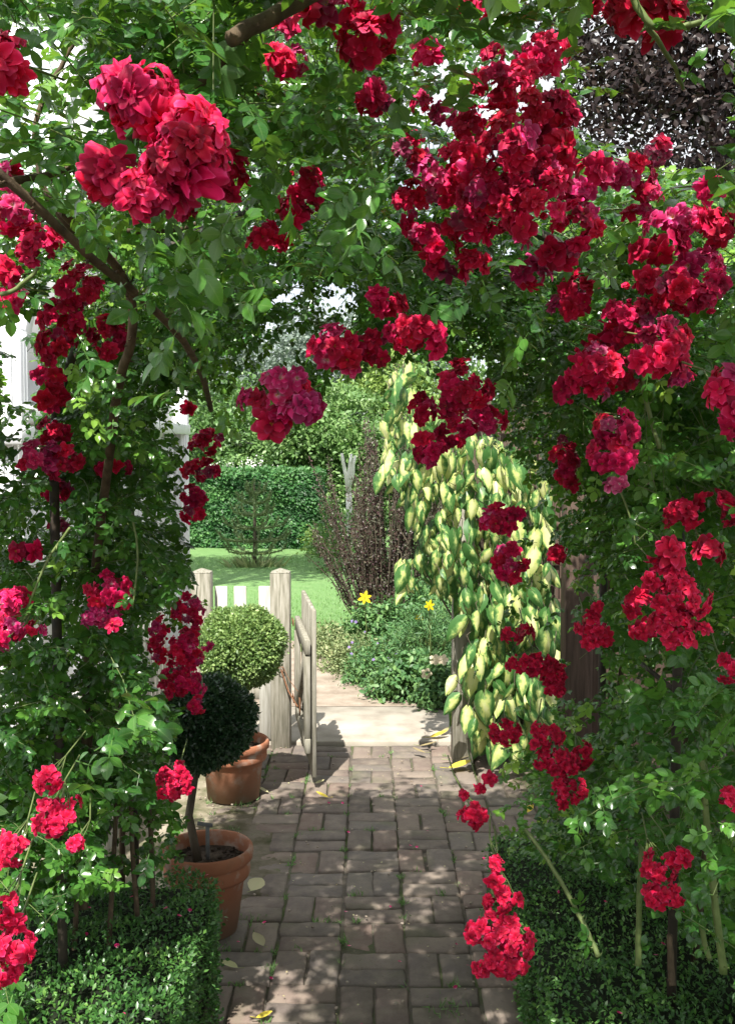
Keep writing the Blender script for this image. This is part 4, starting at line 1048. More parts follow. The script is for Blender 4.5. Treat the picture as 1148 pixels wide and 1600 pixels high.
# clusters: rose, px, py, rx, ry, distance, kind, count factor
CL = [
 ('N', 215, 165, 68, 62, 1.12, 'r'), ('N', 290, 225, 62, 62, 1.10, 'r'), ('N', 165, 270, 42, 42, 1.15, 'r'), ('N', 232, 305, 45, 38, 1.12, 'r'), ('N', 8, 105, 26, 44, 1.2, 'r'),
 ('L', 365, 270, 26, 38, 1.9, 'r'), ('T', 475, 285, 34, 34, 2.1, 'r'), ('T', 468, 325, 34, 24, 2.1, 'r'), ('T', 425, 372, 36, 24, 2.1, 'r'), ('L', 290, 330, 18, 14, 2.1, 'r'),
 ('L', 15, 330, 36, 32, 2.0, 'p'), ('L', 60, 385, 34, 30, 2.0, 'r'), ('L', 10, 445, 22, 40, 1.9, 'r'), ('L', 15, 275, 18, 25, 1.9, 'r'),
 ('L', 120, 445, 34, 36, 2.3, 'r'), ('L', 100, 500, 34, 34, 2.3, 'r'), ('L', 88, 540, 30, 24, 2.3, 'r'), ('L', 172, 522, 32, 36, 2.35, 'r'),
 ('L', 82, 605, 24, 34, 2.5, 'r'), ('L', 84, 672, 24, 20, 2.5, 'r'), ('L', 62, 712, 32, 24, 2.4, 'p'), ('L', 100, 722, 28, 26, 2.45, 'r'), ('L', 175, 731, 28, 12, 2.7, 'r'),
 ('L', 90, 770, 30, 20, 2.8, 'o'), ('L', 35, 858, 26, 18, 2.6, 'r'), ('L', 172, 925, 34, 28, 2.5, 'r'), ('L', 158, 960, 30, 20, 2.5, 'p'), ('L', 178, 975, 16, 14, 2.45, 'r'),
 ('L', 18, 940, 26, 24, 2.2, 'r'), ('L', 12, 990, 26, 30, 2.1, 'r'), ('L', 52, 982, 22, 12, 2.2, 'p'), ('L', 95, 820, 18, 14, 2.9, 'o'),
 ('L', 294, 955, 26, 30, 3.4, 'r'), ('L', 296, 1010, 32, 32, 3.4, 'r'), ('L', 285, 1060, 34, 34, 3.4, 'r'), ('L', 250, 1000, 18, 36, 3.4, 'r'), ('L', 305, 1100, 14, 14, 3.3, 'r'),
 ('L', 303, 790, 22, 32, 3.4, 'r'), ('L', 322, 690, 28, 20, 3.5, 'r'), ('L', 318, 735, 30, 18, 3.5, 'r'), ('L', 290, 640, 14, 12, 3.5, 'r'),
 ('L', 273, 1222, 27, 32, 2.6, 'p'), ('L', 85, 1270, 34, 34, 1.9, 'p'), ('L', 72, 1220, 26, 20, 1.9, 'r'), ('L', 20, 1330, 28, 30, 1.9, 'p'), ('L', 12, 1420, 24, 36, 1.7, 'r'), ('L', 20, 1480, 32, 34, 1.7, 'r'),
 ('L', 10, 1525, 20, 16, 1.7, 'r'), ('L', 118, 1255, 12, 10, 2.4, 'r'), ('L', 118, 1315, 16, 12, 2.2, 'r'),
 ('T', 448, 600, 42, 30, 1.75, 'p'), ('T', 478, 632, 36, 26, 1.75, 'p'), ('T', 438, 655, 28, 26, 1.8, 'r'), ('T', 400, 625, 22, 16, 2.1, 'r'),
 ('T', 520, 540, 42, 32, 1.95, 'r'), ('T', 602, 478, 30, 26, 1.95, 'r'), ('T', 650, 520, 46, 36, 1.95, 'r'), ('T', 585, 545, 40, 30, 2.0, 'r'), ('T', 545, 570, 26, 20, 2.0, 'r'),
 ('T', 722, 612, 42, 42, 2.3, 'r'), ('T', 745, 660, 40, 26, 2.5, 'r'), ('T', 668, 700, 26, 28, 2.7, 'r'), ('T', 664, 640, 22, 24, 2.8, 'r'), ('T', 700, 685, 26, 18, 2.8, 'r'),
 ('T', 450, 95, 36, 26, 1.9, 'r'), ('T', 440, 45, 26, 18, 1.9, 'r'), ('T', 520, 20, 44, 30, 1.6, 'r'), ('T', 580, 60, 48, 40, 1.6, 'r'), ('T', 585, 155, 34, 28, 1.9, 'r'), ('T', 670, 85, 26, 22, 2.0, 'r'), ('T', 740, 10, 30, 18, 1.9, 'r'), ('T', 690, 180, 24, 18, 2.1, 'r'), ('T', 660, 160, 18, 14, 2.1, 'r'),
 ('R', 845, 90, 40, 34, 2.0, 'r'), ('R', 770, 85, 28, 14, 2.0, 'r'), ('R', 775, 145, 44, 36, 1.9, 'r'), ('R', 850, 170, 46, 42, 1.85, 'r'), ('R', 725, 245, 32, 30, 1.95, 'r'), ('R', 640, 240, 30, 30, 2.0, 'r'),
 ('R', 800, 230, 66, 46, 1.75, 'r'), ('R', 690, 290, 36, 32, 1.95, 'r'), ('R', 765, 300, 56, 40, 1.8, 'r'), ('R', 835, 320, 50, 50, 1.75, 'r'), ('R', 640, 320, 24, 40, 2.05, 'r'), ('R', 700, 375, 48, 34, 2.0, 'r'), ('R', 695, 420, 34, 22, 2.05, 'r'),
 ('R', 868, 230, 26, 40, 1.85, 'r'), ('R', 735, 195, 26, 20, 1.95, 'r'), ('R', 815, 115, 26, 22, 1.95, 'r'), ('R', 745, 330, 40, 34, 1.9, 'r'), ('R', 790, 365, 34, 20, 1.9, 'r'), ('R', 660, 265, 22, 22, 2.0, 'r'), ('R', 735, 270, 28, 24, 1.9, 'r'), ('R', 860, 280, 30, 30, 1.8, 'r'), ('R', 885, 185, 16, 22, 1.85, 'r'), ('R', 650, 370, 20, 18, 2.05, 'r'), ('R', 735, 410, 24, 18, 2.0, 'r'), ('R', 1000, 330, 22, 14, 2.05, 'p'), ('R', 1100, 410, 34, 20, 2.0, 'p'), ('R', 950, 525, 26, 22, 2.05, 'r'), ('R', 1120, 440, 16, 18, 1.95, 'r'), ('R', 925, 262, 24, 24, 1.9, 'r'), ('R', 900, 300, 34, 26, 2.0, 'p'), ('R', 980, 272, 40, 26, 2.0, 'p'), ('R', 1030, 242, 26, 24, 2.0, 'o'), ('R', 1098, 293, 20, 20, 1.9, 'p'), ('R', 1010, 300, 20, 14, 2.0, 'r'),
 ('R', 905, 350, 38, 36, 1.95, 'r'), ('R', 880, 395, 36, 24, 2.0, 'r'), ('R', 830, 428, 26, 22, 2.1, 'p'), ('R', 895, 470, 32, 38, 2.2, 'r'),
 ('R', 1060, 345, 48, 22, 2.0, 'p'), ('R', 1030, 385, 40, 24, 2.0, 'r'), ('R', 1120, 360, 34, 28, 2.0, 'r'), ('R', 1015, 445, 40, 24, 2.0, 'r'), ('R', 1070, 455, 46, 34, 1.95, 'r'), ('R', 985, 500, 48, 36, 2.0, 'r'), ('R', 1090, 475, 30, 26, 1.95, 'p'),
 ('R', 1035, 545, 52, 46, 1.8, 'r'), ('R', 925, 575, 44, 36, 2.0, 'r'), ('R', 910, 610, 38, 24, 2.05, 'r'), ('R', 965, 590, 28, 30, 2.1, 'r'), ('R', 1060, 590, 24, 14, 1.85, 'p'),
 ('R', 1135, 600, 32, 34, 1.5, 'p'), ('R', 1140, 650, 26, 36, 1.5, 'r'), ('R', 960, 665, 36, 30, 1.9, 'r'), ('R', 962, 715, 38, 32, 1.9, 'r'), ('R', 965, 755, 22, 18, 1.9, 'o'), ('R', 885, 720, 22, 40, 2.7, 'r'),
 ('R', 780, 812, 38, 22, 2.7, 'r'), ('R', 795, 880, 26, 36, 2.9, 'r'), ('R', 870, 865, 16, 14, 3.1, 'r'),
 ('R', 1065, 800, 30, 26, 2.1, 'r'), ('R', 1110, 785, 30, 22, 2.1, 'r'), ('R', 1145, 800, 18, 24, 2.1, 'r'), ('R', 1115, 858, 30, 24, 2.0, 'r'), ('R', 1040, 860, 26, 22, 2.0, 'r'), ('R', 1040, 900, 30, 24, 2.0, 'r'), ('R', 1068, 935, 42, 32, 2.0, 'r'), ('R', 1055, 980, 38, 30, 2.0, 'r'), ('R', 1095, 985, 14, 14, 2.0, 'r'),
 ('R', 930, 985, 30, 26, 2.4, 'r'), ('R', 993, 945, 18, 22, 2.3, 'r'), ('R', 995, 985, 22, 18, 2.3, 'r'), ('R', 930, 948, 10, 9, 2.4, 'r'),
 ('R', 812, 990, 26, 14, 2.9, 'r'), ('R', 830, 1035, 40, 18, 2.9, 'r'), ('R', 862, 1060, 28, 28, 3.0, 'r'), ('R', 790, 1145, 24, 22, 2.8, 'r'), ('R', 850, 1150, 26, 22, 2.6, 'r'), ('R', 870, 1190, 36, 22, 2.6, 'r'), ('R', 885, 1235, 30, 26, 2.6, 'r'), ('R', 910, 1180, 20, 22, 2.7, 'p'),
 ('R', 738, 1272, 24, 20, 2.4, 'p'), ('R', 725, 1240, 10, 9, 2.4, 'p'), ('R', 748, 1230, 10, 9, 2.4, 'p'), ('R', 767, 1218, 12, 11, 2.4, 'r'),
 ('R', 778, 1345, 12, 14, 2.15, 'p'), ('R', 775, 1370, 16, 16, 2.15, 'r'), ('R', 782, 1405, 32, 22, 2.15, 'r'), ('R', 772, 1455, 40, 30, 2.1, 'r'), ('R', 800, 1475, 38, 36, 2.1, 'p'), ('R', 780, 1505, 42, 20, 2.1, 'r'),
 ('R', 1030, 1355, 32, 26, 2.1, 'r'), ('R', 1062, 1340, 20, 16, 2.1, 'r'), ('R', 1035, 1400, 34, 18, 2.1, 'r'), ('R', 1140, 1248, 20, 20, 1.9, 'r'), ('R', 1140, 1045, 14, 24, 2.0, 'r'),
 ('R', 1000, 15, 56, 34, 1.35, 'r'), ('R', 1035, 30, 40, 34, 1.33, 'p'), ('R', 950, 8, 30, 18, 1.5, 'r'),
]
ELL = []
nblo = {k: 0 for k in roses}
extra = {k: MB() for k in roses}
cr_ = random.Random(21)
for (who, px, py, rx, ry, D, kind) in CL:
    if who == 'R' and px < 745 and py < 500: who = 'T'
    c = W(px, py, D); ppm = FPX / D
    ax, az = rx * 1.08 / ppm, ry * 1.08 / ppm; ay = min(ax, az) * .85 + .01
    br = 0.0285 if who == 'N' else (0.0165 if py > 1100 else .0185 if (py > 880 or kind == 'o') else 0.0215)
    scl = min(1.25, max(.72, min(rx, ry) / ppm / br)) if min(rx, ry) / ppm < br * 1.4 else 1.0
    brr = br * scl
    ex, ez = max(ax - brr * .62, 0), max(az - brr * .62, 0); ey = max(ay - brr * .5, 0)
    if who == 'N': brr = .026
    pts = []
    target = max(1, int(round((2.6 if who == 'N' else 1.75) * (ax * az) / (brr * brr))))
    tries = 0; mind = brr * (1.1 if who == 'N' else 1.38)
    while len(pts) < target and tries < 900:
        tries += 1
        d = np.array([cr_.gauss(0, 1), cr_.gauss(0, .8) - .6, cr_.gauss(0, 1) + .1]); d /= np.linalg.norm(d)
        q = d * np.array([ex, ey, ez])
        rr_ = cr_.uniform(.25, 1.12) if ex > brr * .6 else 1
        q = np.array([q[0] * rr_, q[1], q[2] * rr_])
        if all(np.linalg.norm(q - o_[0]) > mind for o_ in pts): pts.append((q, d))
        elif tries % 120 == 0: mind *= .9
    # stalks of the truss
    st = MB(); back = c + np.array([cr_.uniform(-.02, .02), ay + .05, .015 + az * .35])
    for q, d in pts: st.tube([tuple(back), tuple((back + c + q) / 2 + np.array([0, .012, 0])), tuple(c + q - d * .002)], [.0014, .0011, .0010], 3, False)
    st.tube([tuple(back), tuple(back + np.array([cr_.uniform(-.03, .03), .10, .02]))], .0018, 4, False)
    clo = st.build('flower_cluster', M['green_stem'], roses[who], loc=tuple(c))
    if kind != 'r': clo['label'] = 'cluster of pink fading roses' if kind == 'p' else 'cluster of faded dull roses'
    for q, d in pts:
        k2 = kind if cr_.random() < (.97 if who == 'N' else .74) else (cr_.choice('rrppo') if kind == 'r' else 'r')
        if cr_.random() < .10 and len(pts) > 3: k2 = 'b'
        me = cr_.choice(BL['n'] if who == 'N' and k2 == 'r' else BL[k2])
        f = nrm(d * np.array([.8, .8, .7]) + np.array([cr_.gauss(0, .35), -.6, .2 + cr_.gauss(0, .35)]))
        z = Vector(f); ref = Vector((cr_.uniform(-1, 1), cr_.uniform(-1, 1), cr_.uniform(-1, 1)))
        x = z.cross(ref).normalized(); y = z.cross(x)
        mt = Matrix((x, y, z)).transposed()
        sc_ = brr / .0225 * cr_.uniform(.78, 1.15)
        if nblo[who] < 296:
            o = bpy.data.objects.new('blossom', me); link(o, clo, tuple(c + q)); o.rotation_euler = mt.to_euler(); o.scale = (sc_, sc_, sc_ * cr_.uniform(.85, 1.2)); nblo[who] += 1
        else:
            co = np.array([v.co[:] for v in me.vertices]); fs = [tuple(p.vertices) for p in me.polygons]
            aa = np.empty(len(co) * 3, np.float32); me.attributes['leaf'].data.foreach_get('vector', aa)
            extra[who].add((co * sc_) @ np.array(mt).T + c + q, fs, aa.reshape(-1, 3))
    ELL.append((px, py, rx, ry, D))
for k in roses:
    if extra[k].nv: extra[k].build('blossoms', M['petal'], roses[k], True, kind='stuff')
ELLA = np.array(ELL)

# ------------------------------------------------------------------ rose foliage: shoots carrying compound leaves
OPEN = [(262, 1420), (290, 1300), (262, 1190), (285, 1110), (312, 1060), (320, 930), (292, 870), (300, 820), (345, 790), (350, 720), (385, 690), (420, 700), (500, 668), (520, 610), (600, 590), (650, 575), (655, 640), (640, 720), (700, 735),
        (745, 780), (735, 900), (715, 960), (705, 1150), (745, 1215), (705, 1300), (735, 1400), (740, 1640), (262, 1640), (345, 1500), (345, 1385)]
SPARSE = [  # polygon, keep fraction
    ([(655, 640), (760, 700), (870, 760), (880, 1000), (860, 1150), (700, 1180), (705, 960), (745, 800), (640, 720)], .32),
    ([(905, 20), (1148, 20), (1148, 240), (1060, 270), (980, 230), (900, 200)], .22),
    ([(0, 470), (60, 480), (60, 700), (0, 790)], .30),
    ([(440, 430), (560, 440), (560, 560), (420, 590), (330, 650), (300, 760), (290, 690), (340, 600)], .55),
    ([(560, 560), (760, 560), (760, 760), (560, 720)], .45),
    ([(880, 860), (935, 880), (940, 1140), (885, 1160)], .5),
    ([(740, 1360), (880, 1340), (1000, 1420), (1160, 1500), (1160, 1640), (740, 1640)], .12),
    ([(60, 1640), (50, 1510), (120, 1410), (300, 1370), (300, 1640)], .04),
    ([(180, 1250), (300, 1230), (300, 1400), (150, 1400)], .6),
]
def keep_mask(P):
    px, py, dep = project(P)
    vis = (px > -60) & (px < 1210) & (py > -60) & (py < 1660)
    k = ~inpoly(px, py, OPEN)
    u = rng.random(len(P))
    for poly, f in SPARSE: k &= ~(inpoly(px, py, poly) & (u > f))
    near = 0.03 * FPX / dep
    for (ex_, ey_, rx, ry, D) in ELLA:
        ins = ((px - ex_) / (rx + near * .35)) ** 2 + ((py - ey_) / (ry + near * .35)) ** 2 < 1
        k &= ~(ins & (dep < D + .0) & (u > .10))
        k &= ~(ins & (dep >= D) & (dep < D + .05))
    k &= ~((P[:, 2] < .02) | (P[:, 1] < .75) & vis)
    return k
def shoots(n, sampler, outfn, Lr, spacing=.030, leafr=(.075, .11), droop=.9, tone_mu=.40, newtip=.28):
    st = MB(); LP = []; LA = []; LN = []; LS = []; LT = []
    for _ in range(n):
        p = np.array(sampler(), float); d = nrm(np.array(outfn(p)) + rng.normal(0, .45, 3))
        L = random.uniform(*Lr); k = max(4, int(L / spacing)); pts = [p.copy()]
        tm = random.gauss(tone_mu, .19); side = nrm(np.cross(d, [0, 0, 1]) + 1e-6); dr = droop * random.uniform(.4, 1.5)
        for i in range(k):
            d = nrm(d + np.array([0, 0, -dr * spacing * 1.6]) + rng.normal(0, .07, 3)); p = p + d * spacing; pts.append(p.copy())
            if i < 1: continue
            sg = 1 if i % 2 else -1
            side = nrm(np.cross(d, [0, 0, 1]) + rng.normal(0, .25, 3))
            al = nrm(d * .55 + side * sg * .75 + np.array([0, 0, -.15]) + rng.normal(0, .25, 3))
            nn = nrm(np.array([0, -.35, .8]) + np.array(outfn(p)) * .35 + rng.normal(0, .38, 3))
            LP.append(p.copy()); LA.append(al); LN.append(nn); fr = i / k
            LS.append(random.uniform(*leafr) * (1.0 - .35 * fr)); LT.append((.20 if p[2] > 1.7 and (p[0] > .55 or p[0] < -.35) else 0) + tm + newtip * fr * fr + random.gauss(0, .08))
        pts = np.array(pts)
        km = keep_mask(pts)
        if km.mean() > .97: st.tube(pts[::2] if len(pts) > 4 else pts, np.linspace(.0018, .0008, len(pts[::2] if len(pts) > 4 else pts)), 3, False)
    return st, np.array(LP), np.array(LA), np.array(LN), np.array(LS), np.clip(np.array(LT), 0, 1)
U = random.uniform
def inner(y):  # half width of the clear way
    return .66 + .03 * math.sin(y * 3)
def sampL():
    y = U(2.15, 3.60); x = -(inner(y) + .02 + .65 * random.random() ** 1.4); z = U(.50, 2.3)
    if z < 1.7 and y < 2.5: y = U(2.5, 3.6)
    return (x, y, z)
def sampR():
    y = U(1.95, 3.75); x = inner(y) + .02 + .75 * random.random() ** 1.4; z = U(.25, 2.35); return (x, y, z)
def sampT():
    y = U(1.35, 3.50); a = U(.12, math.pi - .12) if y > 2.1 else U(1.05, math.pi - .85); r = 1 + .50 * random.random() ** 1.2
    return (-.72 * r * math.cos(a), y, 1.62 + .56 * r * math.sin(a) + .04 * math.sin(y * 4))
def sampLow():      # near canes and leaves at the frame's lower corners
    return (U(-.66, -.46), U(1.35, 1.75), U(.80, 1.35))
def sampNearR():
    return (U(.40, .58), U(1.15, 1.4), U(2.0, 2.35))
def sampDeep():
    return (U(-.75, .8), U(3.0, 3.6), U(2.08, 2.5))
def sampNear():
    return (U(-.62, .50), U(1.05, 1.7), U(2.05, 2.55))
def sampBack():     # unseen arch-top foliage over and behind the viewer, added to shade the path
    a = U(.95, math.pi - .95); r = 1 + .4 * random.random()
    return (-.72 * r * math.cos(a), U(-.2, 1.2), 1.72 + .62 * r * math.sin(a))
def sampRB():       # far side of the right hand leg of the arch
    return (U(.60, 1.7), U(3.6, 4.15), U(1.15, 2.6))
def sampRL():
    return (U(.85, 1.8), U(3.0, 4.3), U(.3, 1.5))
oL = lambda p: (.7, -.55, .15); oR = lambda p: (-.7, -.55, .15)
oT = lambda p: (p[0] * .4, -.5, -.25 if p[2] < 2.2 else .5)
LF = (.060, .092)
def sampLI():
    return (-U(.50, .74), U(2.85, 3.5), U(.45, 1.6)) if random.random() < .6 else (-U(.62, 1.1), U(2.6, 3.1), U(.52, 1.0))
sets = {'L': [shoots(700, sampL, oL, (.20, .45), leafr=LF), shoots(240, sampLI, oL, (.12, .28), leafr=LF), shoots(16, sampLow, lambda p: (.3, -.2, .1), (.2, .36), .035, (.078, .105))],
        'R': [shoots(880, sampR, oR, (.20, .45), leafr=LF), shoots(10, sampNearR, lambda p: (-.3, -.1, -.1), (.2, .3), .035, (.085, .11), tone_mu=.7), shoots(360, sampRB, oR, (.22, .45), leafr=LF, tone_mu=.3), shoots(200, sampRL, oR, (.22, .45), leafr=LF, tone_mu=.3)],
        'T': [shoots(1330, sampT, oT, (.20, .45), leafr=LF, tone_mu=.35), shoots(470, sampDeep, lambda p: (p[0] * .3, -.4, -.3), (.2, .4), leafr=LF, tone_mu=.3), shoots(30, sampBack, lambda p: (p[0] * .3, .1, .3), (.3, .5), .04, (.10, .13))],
        'N': [shoots(24, lambda: (U(-.5, .02), U(.62, .95), U(2.36, 2.55)), lambda p: (0, .2, .3), (.2, .3), .036, (.080, .10)), shoots(70, sampNear, lambda p: (.05, -.1, -.3), (.2, .42), .036, (.070, .095), tone_mu=.6)]}  # first set: unseen shoots added above the near blooms to shade them
hi_mesh = []
for tmp in ROSE_HI:
    s = MB(); s.add(tmp[0], tmp[1], np.concatenate([tmp[2], np.full((len(tmp[2]), 1), .5)], 1)); hi_mesh.append(s.mesh('leaf', M['rose_leaf'], True))
LT_total = 0
for who, lst in sets.items():
    st = MB(); fol = MB()
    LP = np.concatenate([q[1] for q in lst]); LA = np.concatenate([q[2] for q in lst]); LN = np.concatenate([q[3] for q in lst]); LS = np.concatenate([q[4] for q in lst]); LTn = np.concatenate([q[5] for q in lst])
    for q in lst: 
        st.v += q[0].v; st.a += q[0].a
        base_v, base_l = st.nv, st.nl
        # merge index arrays with offsets
        st.lv += [z + base_v for z in q[0].lv]; st.ls += [z + base_l for z in q[0].ls]
        st.nv += q[0].nv; st.nl += q[0].nl
    mid = LP + LA * LS[:, None] * .5
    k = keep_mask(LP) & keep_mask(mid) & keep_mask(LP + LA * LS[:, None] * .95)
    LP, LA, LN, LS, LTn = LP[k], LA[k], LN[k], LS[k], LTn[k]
    px, py, dep = project(LP)
    scr = np.where((px > 0) & (px < 1148) & (py > 0) & (py < 1600), LS / dep, 0) * (1 + 0 * dep)
    order = np.argsort(-scr); hi = order[:290]; rest = order[290:]
    fr = frames(LA, LN)
    for i in hi:
        o = bpy.data.objects.new('leaf', hi_mesh[int(rng.integers(len(hi_mesh)))])
        link(o, roses[who], tuple(LP[i])); o.rotation_euler = Matrix(fr[i].tolist()).to_euler(); o.scale = (LS[i],) * 3
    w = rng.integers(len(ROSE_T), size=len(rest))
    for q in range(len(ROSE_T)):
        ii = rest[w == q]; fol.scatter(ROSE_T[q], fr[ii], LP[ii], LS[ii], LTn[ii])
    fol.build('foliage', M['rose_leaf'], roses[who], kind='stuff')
    st.build('shoots', M['green_stem'], roses[who], kind='stuff')
    LT_total += len(LP)

# main canes
def cane(who, pts, r0, r1, mat='cane', lab=None, n=7):
    s = MB(); P = np.array([W(*q) if len(q) == 3 and q[2] > 0 else q for q in pts])
    # smooth
    for _ in range(2):
        Q = [P[0]]
        for a, b in zip(P[:-1], P[1:]): Q += [a * .75 + b * .25, a * .25 + b * .75]
        P = np.array(Q + [P[-1]])
    P = P + rng.normal(0, .0007, P.shape)
    s.tube(P, np.linspace(r0, r1, len(P)), n)
    o = s.build('cane', M[mat], roses[who], True)
    th = MB(); seg = np.linalg.norm(np.diff(P, axis=0), axis=1).sum(); rad = np.linspace(r0, r1, len(P))
    for _ in range(int(seg / .035)):
        i = random.randrange(len(P) - 1); f = random.random(); c = P[i] * (1 - f) + P[i + 1] * f; ax = nrm(P[i + 1] - P[i])
        d = nrm(np.cross(ax, rnd(1)[0])); c = c + d * rad[i] * .8
        th.tube([c, c + d * .005 - ax * .0015, c + d * .008 - ax * .004], [.0022, .0012, .0002], 4, False)
    th.build('thorns', M[mat], o, kind='stuff')
    if mat == 'green_stem':
        for _ in range(max(2, int(seg / .07))):
            i = random.randrange(len(P) - 1); c = P[i]; d = nrm(rnd(1)[0] + np.array([0, -.4, .3]))
            q = bpy.data.objects.new('leaf', random.choice(hi_mesh)); link(q, o, tuple(c)); q.rotation_euler = Matrix(frames(d[None], np.array([[U(-.5, .5), -.6, .8]]))[0].tolist()).to_euler(); q.scale = (U(.035, .065),) * 3
    return o
cane('L', [(-60, 215, 1.2), (60, 325, 1.25), (140, 400, 1.35), (240, 480, 1.5), (310, 560, 1.9), (330, 640, 2.6)], .0055, .0065)
cane('L', [(95, 330, 1.7), (170, 400, 1.85), (205, 450, 1.95), (210, 530, 2.0), (185, 590, 2.1), (170, 720, 2.4), (140, 960, 2.7), (136, 1090, 2.8), (130, 1420, 2.75)], .007, .013)
cane('L', [(140, 380, 1.9), (100, 350, 1.8), (60, 280, 1.8), (50, 180, 1.8), (120, 60, 1.8)], .006, .004)
cane('N', [(360, 60, 1.3), (430, 25, 1.35), (520, -30, 1.4)], .010, .012)
cane('N', [(-20, 290, 1.4), (110, 270, 1.5), (260, 190, 1.5), (400, 40, 1.35)], .006, .006)
cane('L', [(200, 360, 2.1), (290, 362, 2.2), (330, 330, 2.3)], .005, .004)
for (a, b) in (((205, 1190, 2.9), (215, 1430, 2.9)), ((225, 1150, 3.0), (240, 1440, 3.0)), ((150, 1080, 2.8), (115, 1500, 2.8)), ((238, 1200, 3.2), (232, 1400, 3.2)), ((185, 1100, 2.9), (170, 1480, 2.8))):
    cane('L', [a, ((a[0] + b[0]) / 2 + random.uniform(-8, 8), (a[1] + b[1]) / 2, a[2]), b], .006, .008)
cane('L', [(0, 460, 1.6), (30, 450, 1.6), (60, 420, 1.6)], .004, .003, 'green_stem')
cane('L', [(205, 800, 2.4), (218, 860, 2.4), (208, 950, 2.4)], .003, .002, 'green_stem')
cane('L', [(40, 960, 2.2), (75, 870, 2.2), (110, 825, 2.2)], .0025, .003, 'green_stem')
cane('R', [(985, -10, 1.2), (1010, 40, 1.2), (1060, 45, 1.2), (1100, 32, 1.2), (1148, 45, 1.2)], .0045, .003, 'green_stem')
cane('R', [(1010, 40, 1.2), (1045, 85, 1.25), (1068, 140, 1.3)], .0035, .002, 'green_stem')
cane('R', [(820, 1295, 2.35), (860, 1350, 2.3), (900, 1420, 2.25), (935, 1495, 2.2)], .0042, .0062, 'green_stem')
cane('R', [(1003, 1290, 2.4), (998, 1400, 2.4), (996, 1510, 2.4)], .006, .008, 'green_stem')
cane('R', [(1095, 1180, 2.1), (1108, 1330, 2.1), (1130, 1520, 2.1)], .006, .009, 'green_stem')
cane('R', [(1060, 1380, 2.3), (1090, 1430, 2.25), (1107, 1500, 2.25)], .005, .007, 'green_stem')
cane('R', [(1000, 560, 2.1), (1005, 620, 2.1), (1030, 700, 2.1)], .006, .004, 'green_stem')
cane('R', [(965, 760, 2.2), (985, 810, 2.2), (992, 850, 2.2)], .0025, .002, 'green_stem')
cane('R', [(1045, 1460, 2.45), (1050, 1540, 2.4)], .007, .009)
for (xx, yy) in ((.86, 2.2), (.92, 2.9), (1.05, 3.3), (.84, 3.5), (1.25, 2.6)):
    cane('R', [(xx, yy, -.0), (xx + .02, yy + .02, -.6), (xx, yy, -1.2)], .01, .008) if False else None
    s = MB(); s.tube([(xx, yy, 0), (xx + U(-.05, .05), yy, .6), (xx + U(-.08, .08), yy, 1.2), (xx + U(-.1, .1), yy, 1.9)], [.012, .010, .008, .005], 7); s.build('cane', M['cane'], roses['R'], True)
for (xx, yy) in ((.80, 3.45), (-.84, 3.45)):
    s = MB(); s.tube([(xx, yy, 0), (xx + .02, yy, 1.0), (xx, yy, 1.7), (xx * .75, yy - .05, 2.2), (xx * .3, yy - .1, 2.42)], [.012, .010, .009, .007, .004], 7); s.build('cane', M['cane'], roses['T'], True)
s = MB(); s.tube([(-.92, 1.25, 0), (-.92, 1.2, 1.1), (-.86, 1.2, 1.9), (-.6, 1.2, 2.35), (-.1, 1.25, 2.6)], [.012, .010, .009, .007, .004], 7); s.build('cane', M['cane'], roses['N'], True)

# ------------------------------------------------------------------ variegated ivy
ivy = thing('variegated_ivy', (PX + .1, 5.6, 0), 'variegated cream and green ivy with large drooping leaves over the post right of the path', 'ivy')
def ivy_tmpl(r):
    nu, nv = 5, 7; V = []; U_ = []
    w = [.30, .86, 1.0, .88, .66, .38, .05]; yy = [-.02, .10, .30, .50, .70, .88, 1.04]
    fold = r.uniform(.15, .8); curl = r.uniform(.1, .5); wv = r.uniform(0, 6.28)
    for j in range(nv):
        for i in range(nu):
            u = -1 + 2 * i / (nu - 1); hw = w[j] * .32
            y = yy[j] - (.13 if (j == 0 and abs(u) > .4) else 0) - (.07 if j == 1 and abs(u) > .9 else 0)
            z = abs(u) ** 1.2 * hw * fold * -1.3 - curl * max(0, yy[j]) ** 2 + .03 * math.sin(3 * u + 5 * yy[j] + wv)
            V.append((u * hw, y, z)); U_.append((u, max(0, yy[j])))
    F = [(j * nu + i, j * nu + i + 1, (j + 1) * nu + i + 1, (j + 1) * nu + i) for j in range(nv - 1) for i in range(nu - 1)]
    return np.array(V), F, np.array(U_)
rr = random.Random(5)
IV = [ivy_tmpl(rr) for _ in range(8)]
IVM = []
for tmp in IV:
    s = MB(); s.add(tmp[0], tmp[1], np.concatenate([tmp[2], np.full((len(tmp[2]), 1), .5)], 1)); IVM.append(s.mesh('leaf', M['ivy'], True))
IPOLY = [(592, 690), (612, 600), (640, 575), (660, 640), (700, 690), (770, 690), (860, 760), (868, 1000), (862, 1130), (800, 1190), (735, 1165), (708, 1080), (722, 1010), (712, 950), (660, 925), (628, 940), (622, 895), (660, 860), (640, 800), (600, 760)]
pts = []
while len(pts) < 800:
    x_, y_ = U(585, 875), U(570, 1195)
    if not inpoly(np.array([x_]), np.array([y_]), IPOLY)[0]: continue
    if 700 < x_ < 728 and y_ > 940 and random.random() < .85: continue
    if math.sin(x_ * .071 + 2 * math.sin(y_ * .019)) * math.sin(y_ * .043 + x_ * .02) > .45 and random.random() < .75: continue
    D = 5.2 + .6 * random.random()
    if all(abs(q[0] - x_) + abs(q[1] - y_) * .6 > 8 or abs(q[2] - D) > .10 for q in pts): pts.append((x_, y_, D))
pts.sort(key=lambda q: q[2])
s_rest = MB(); stm = MB()
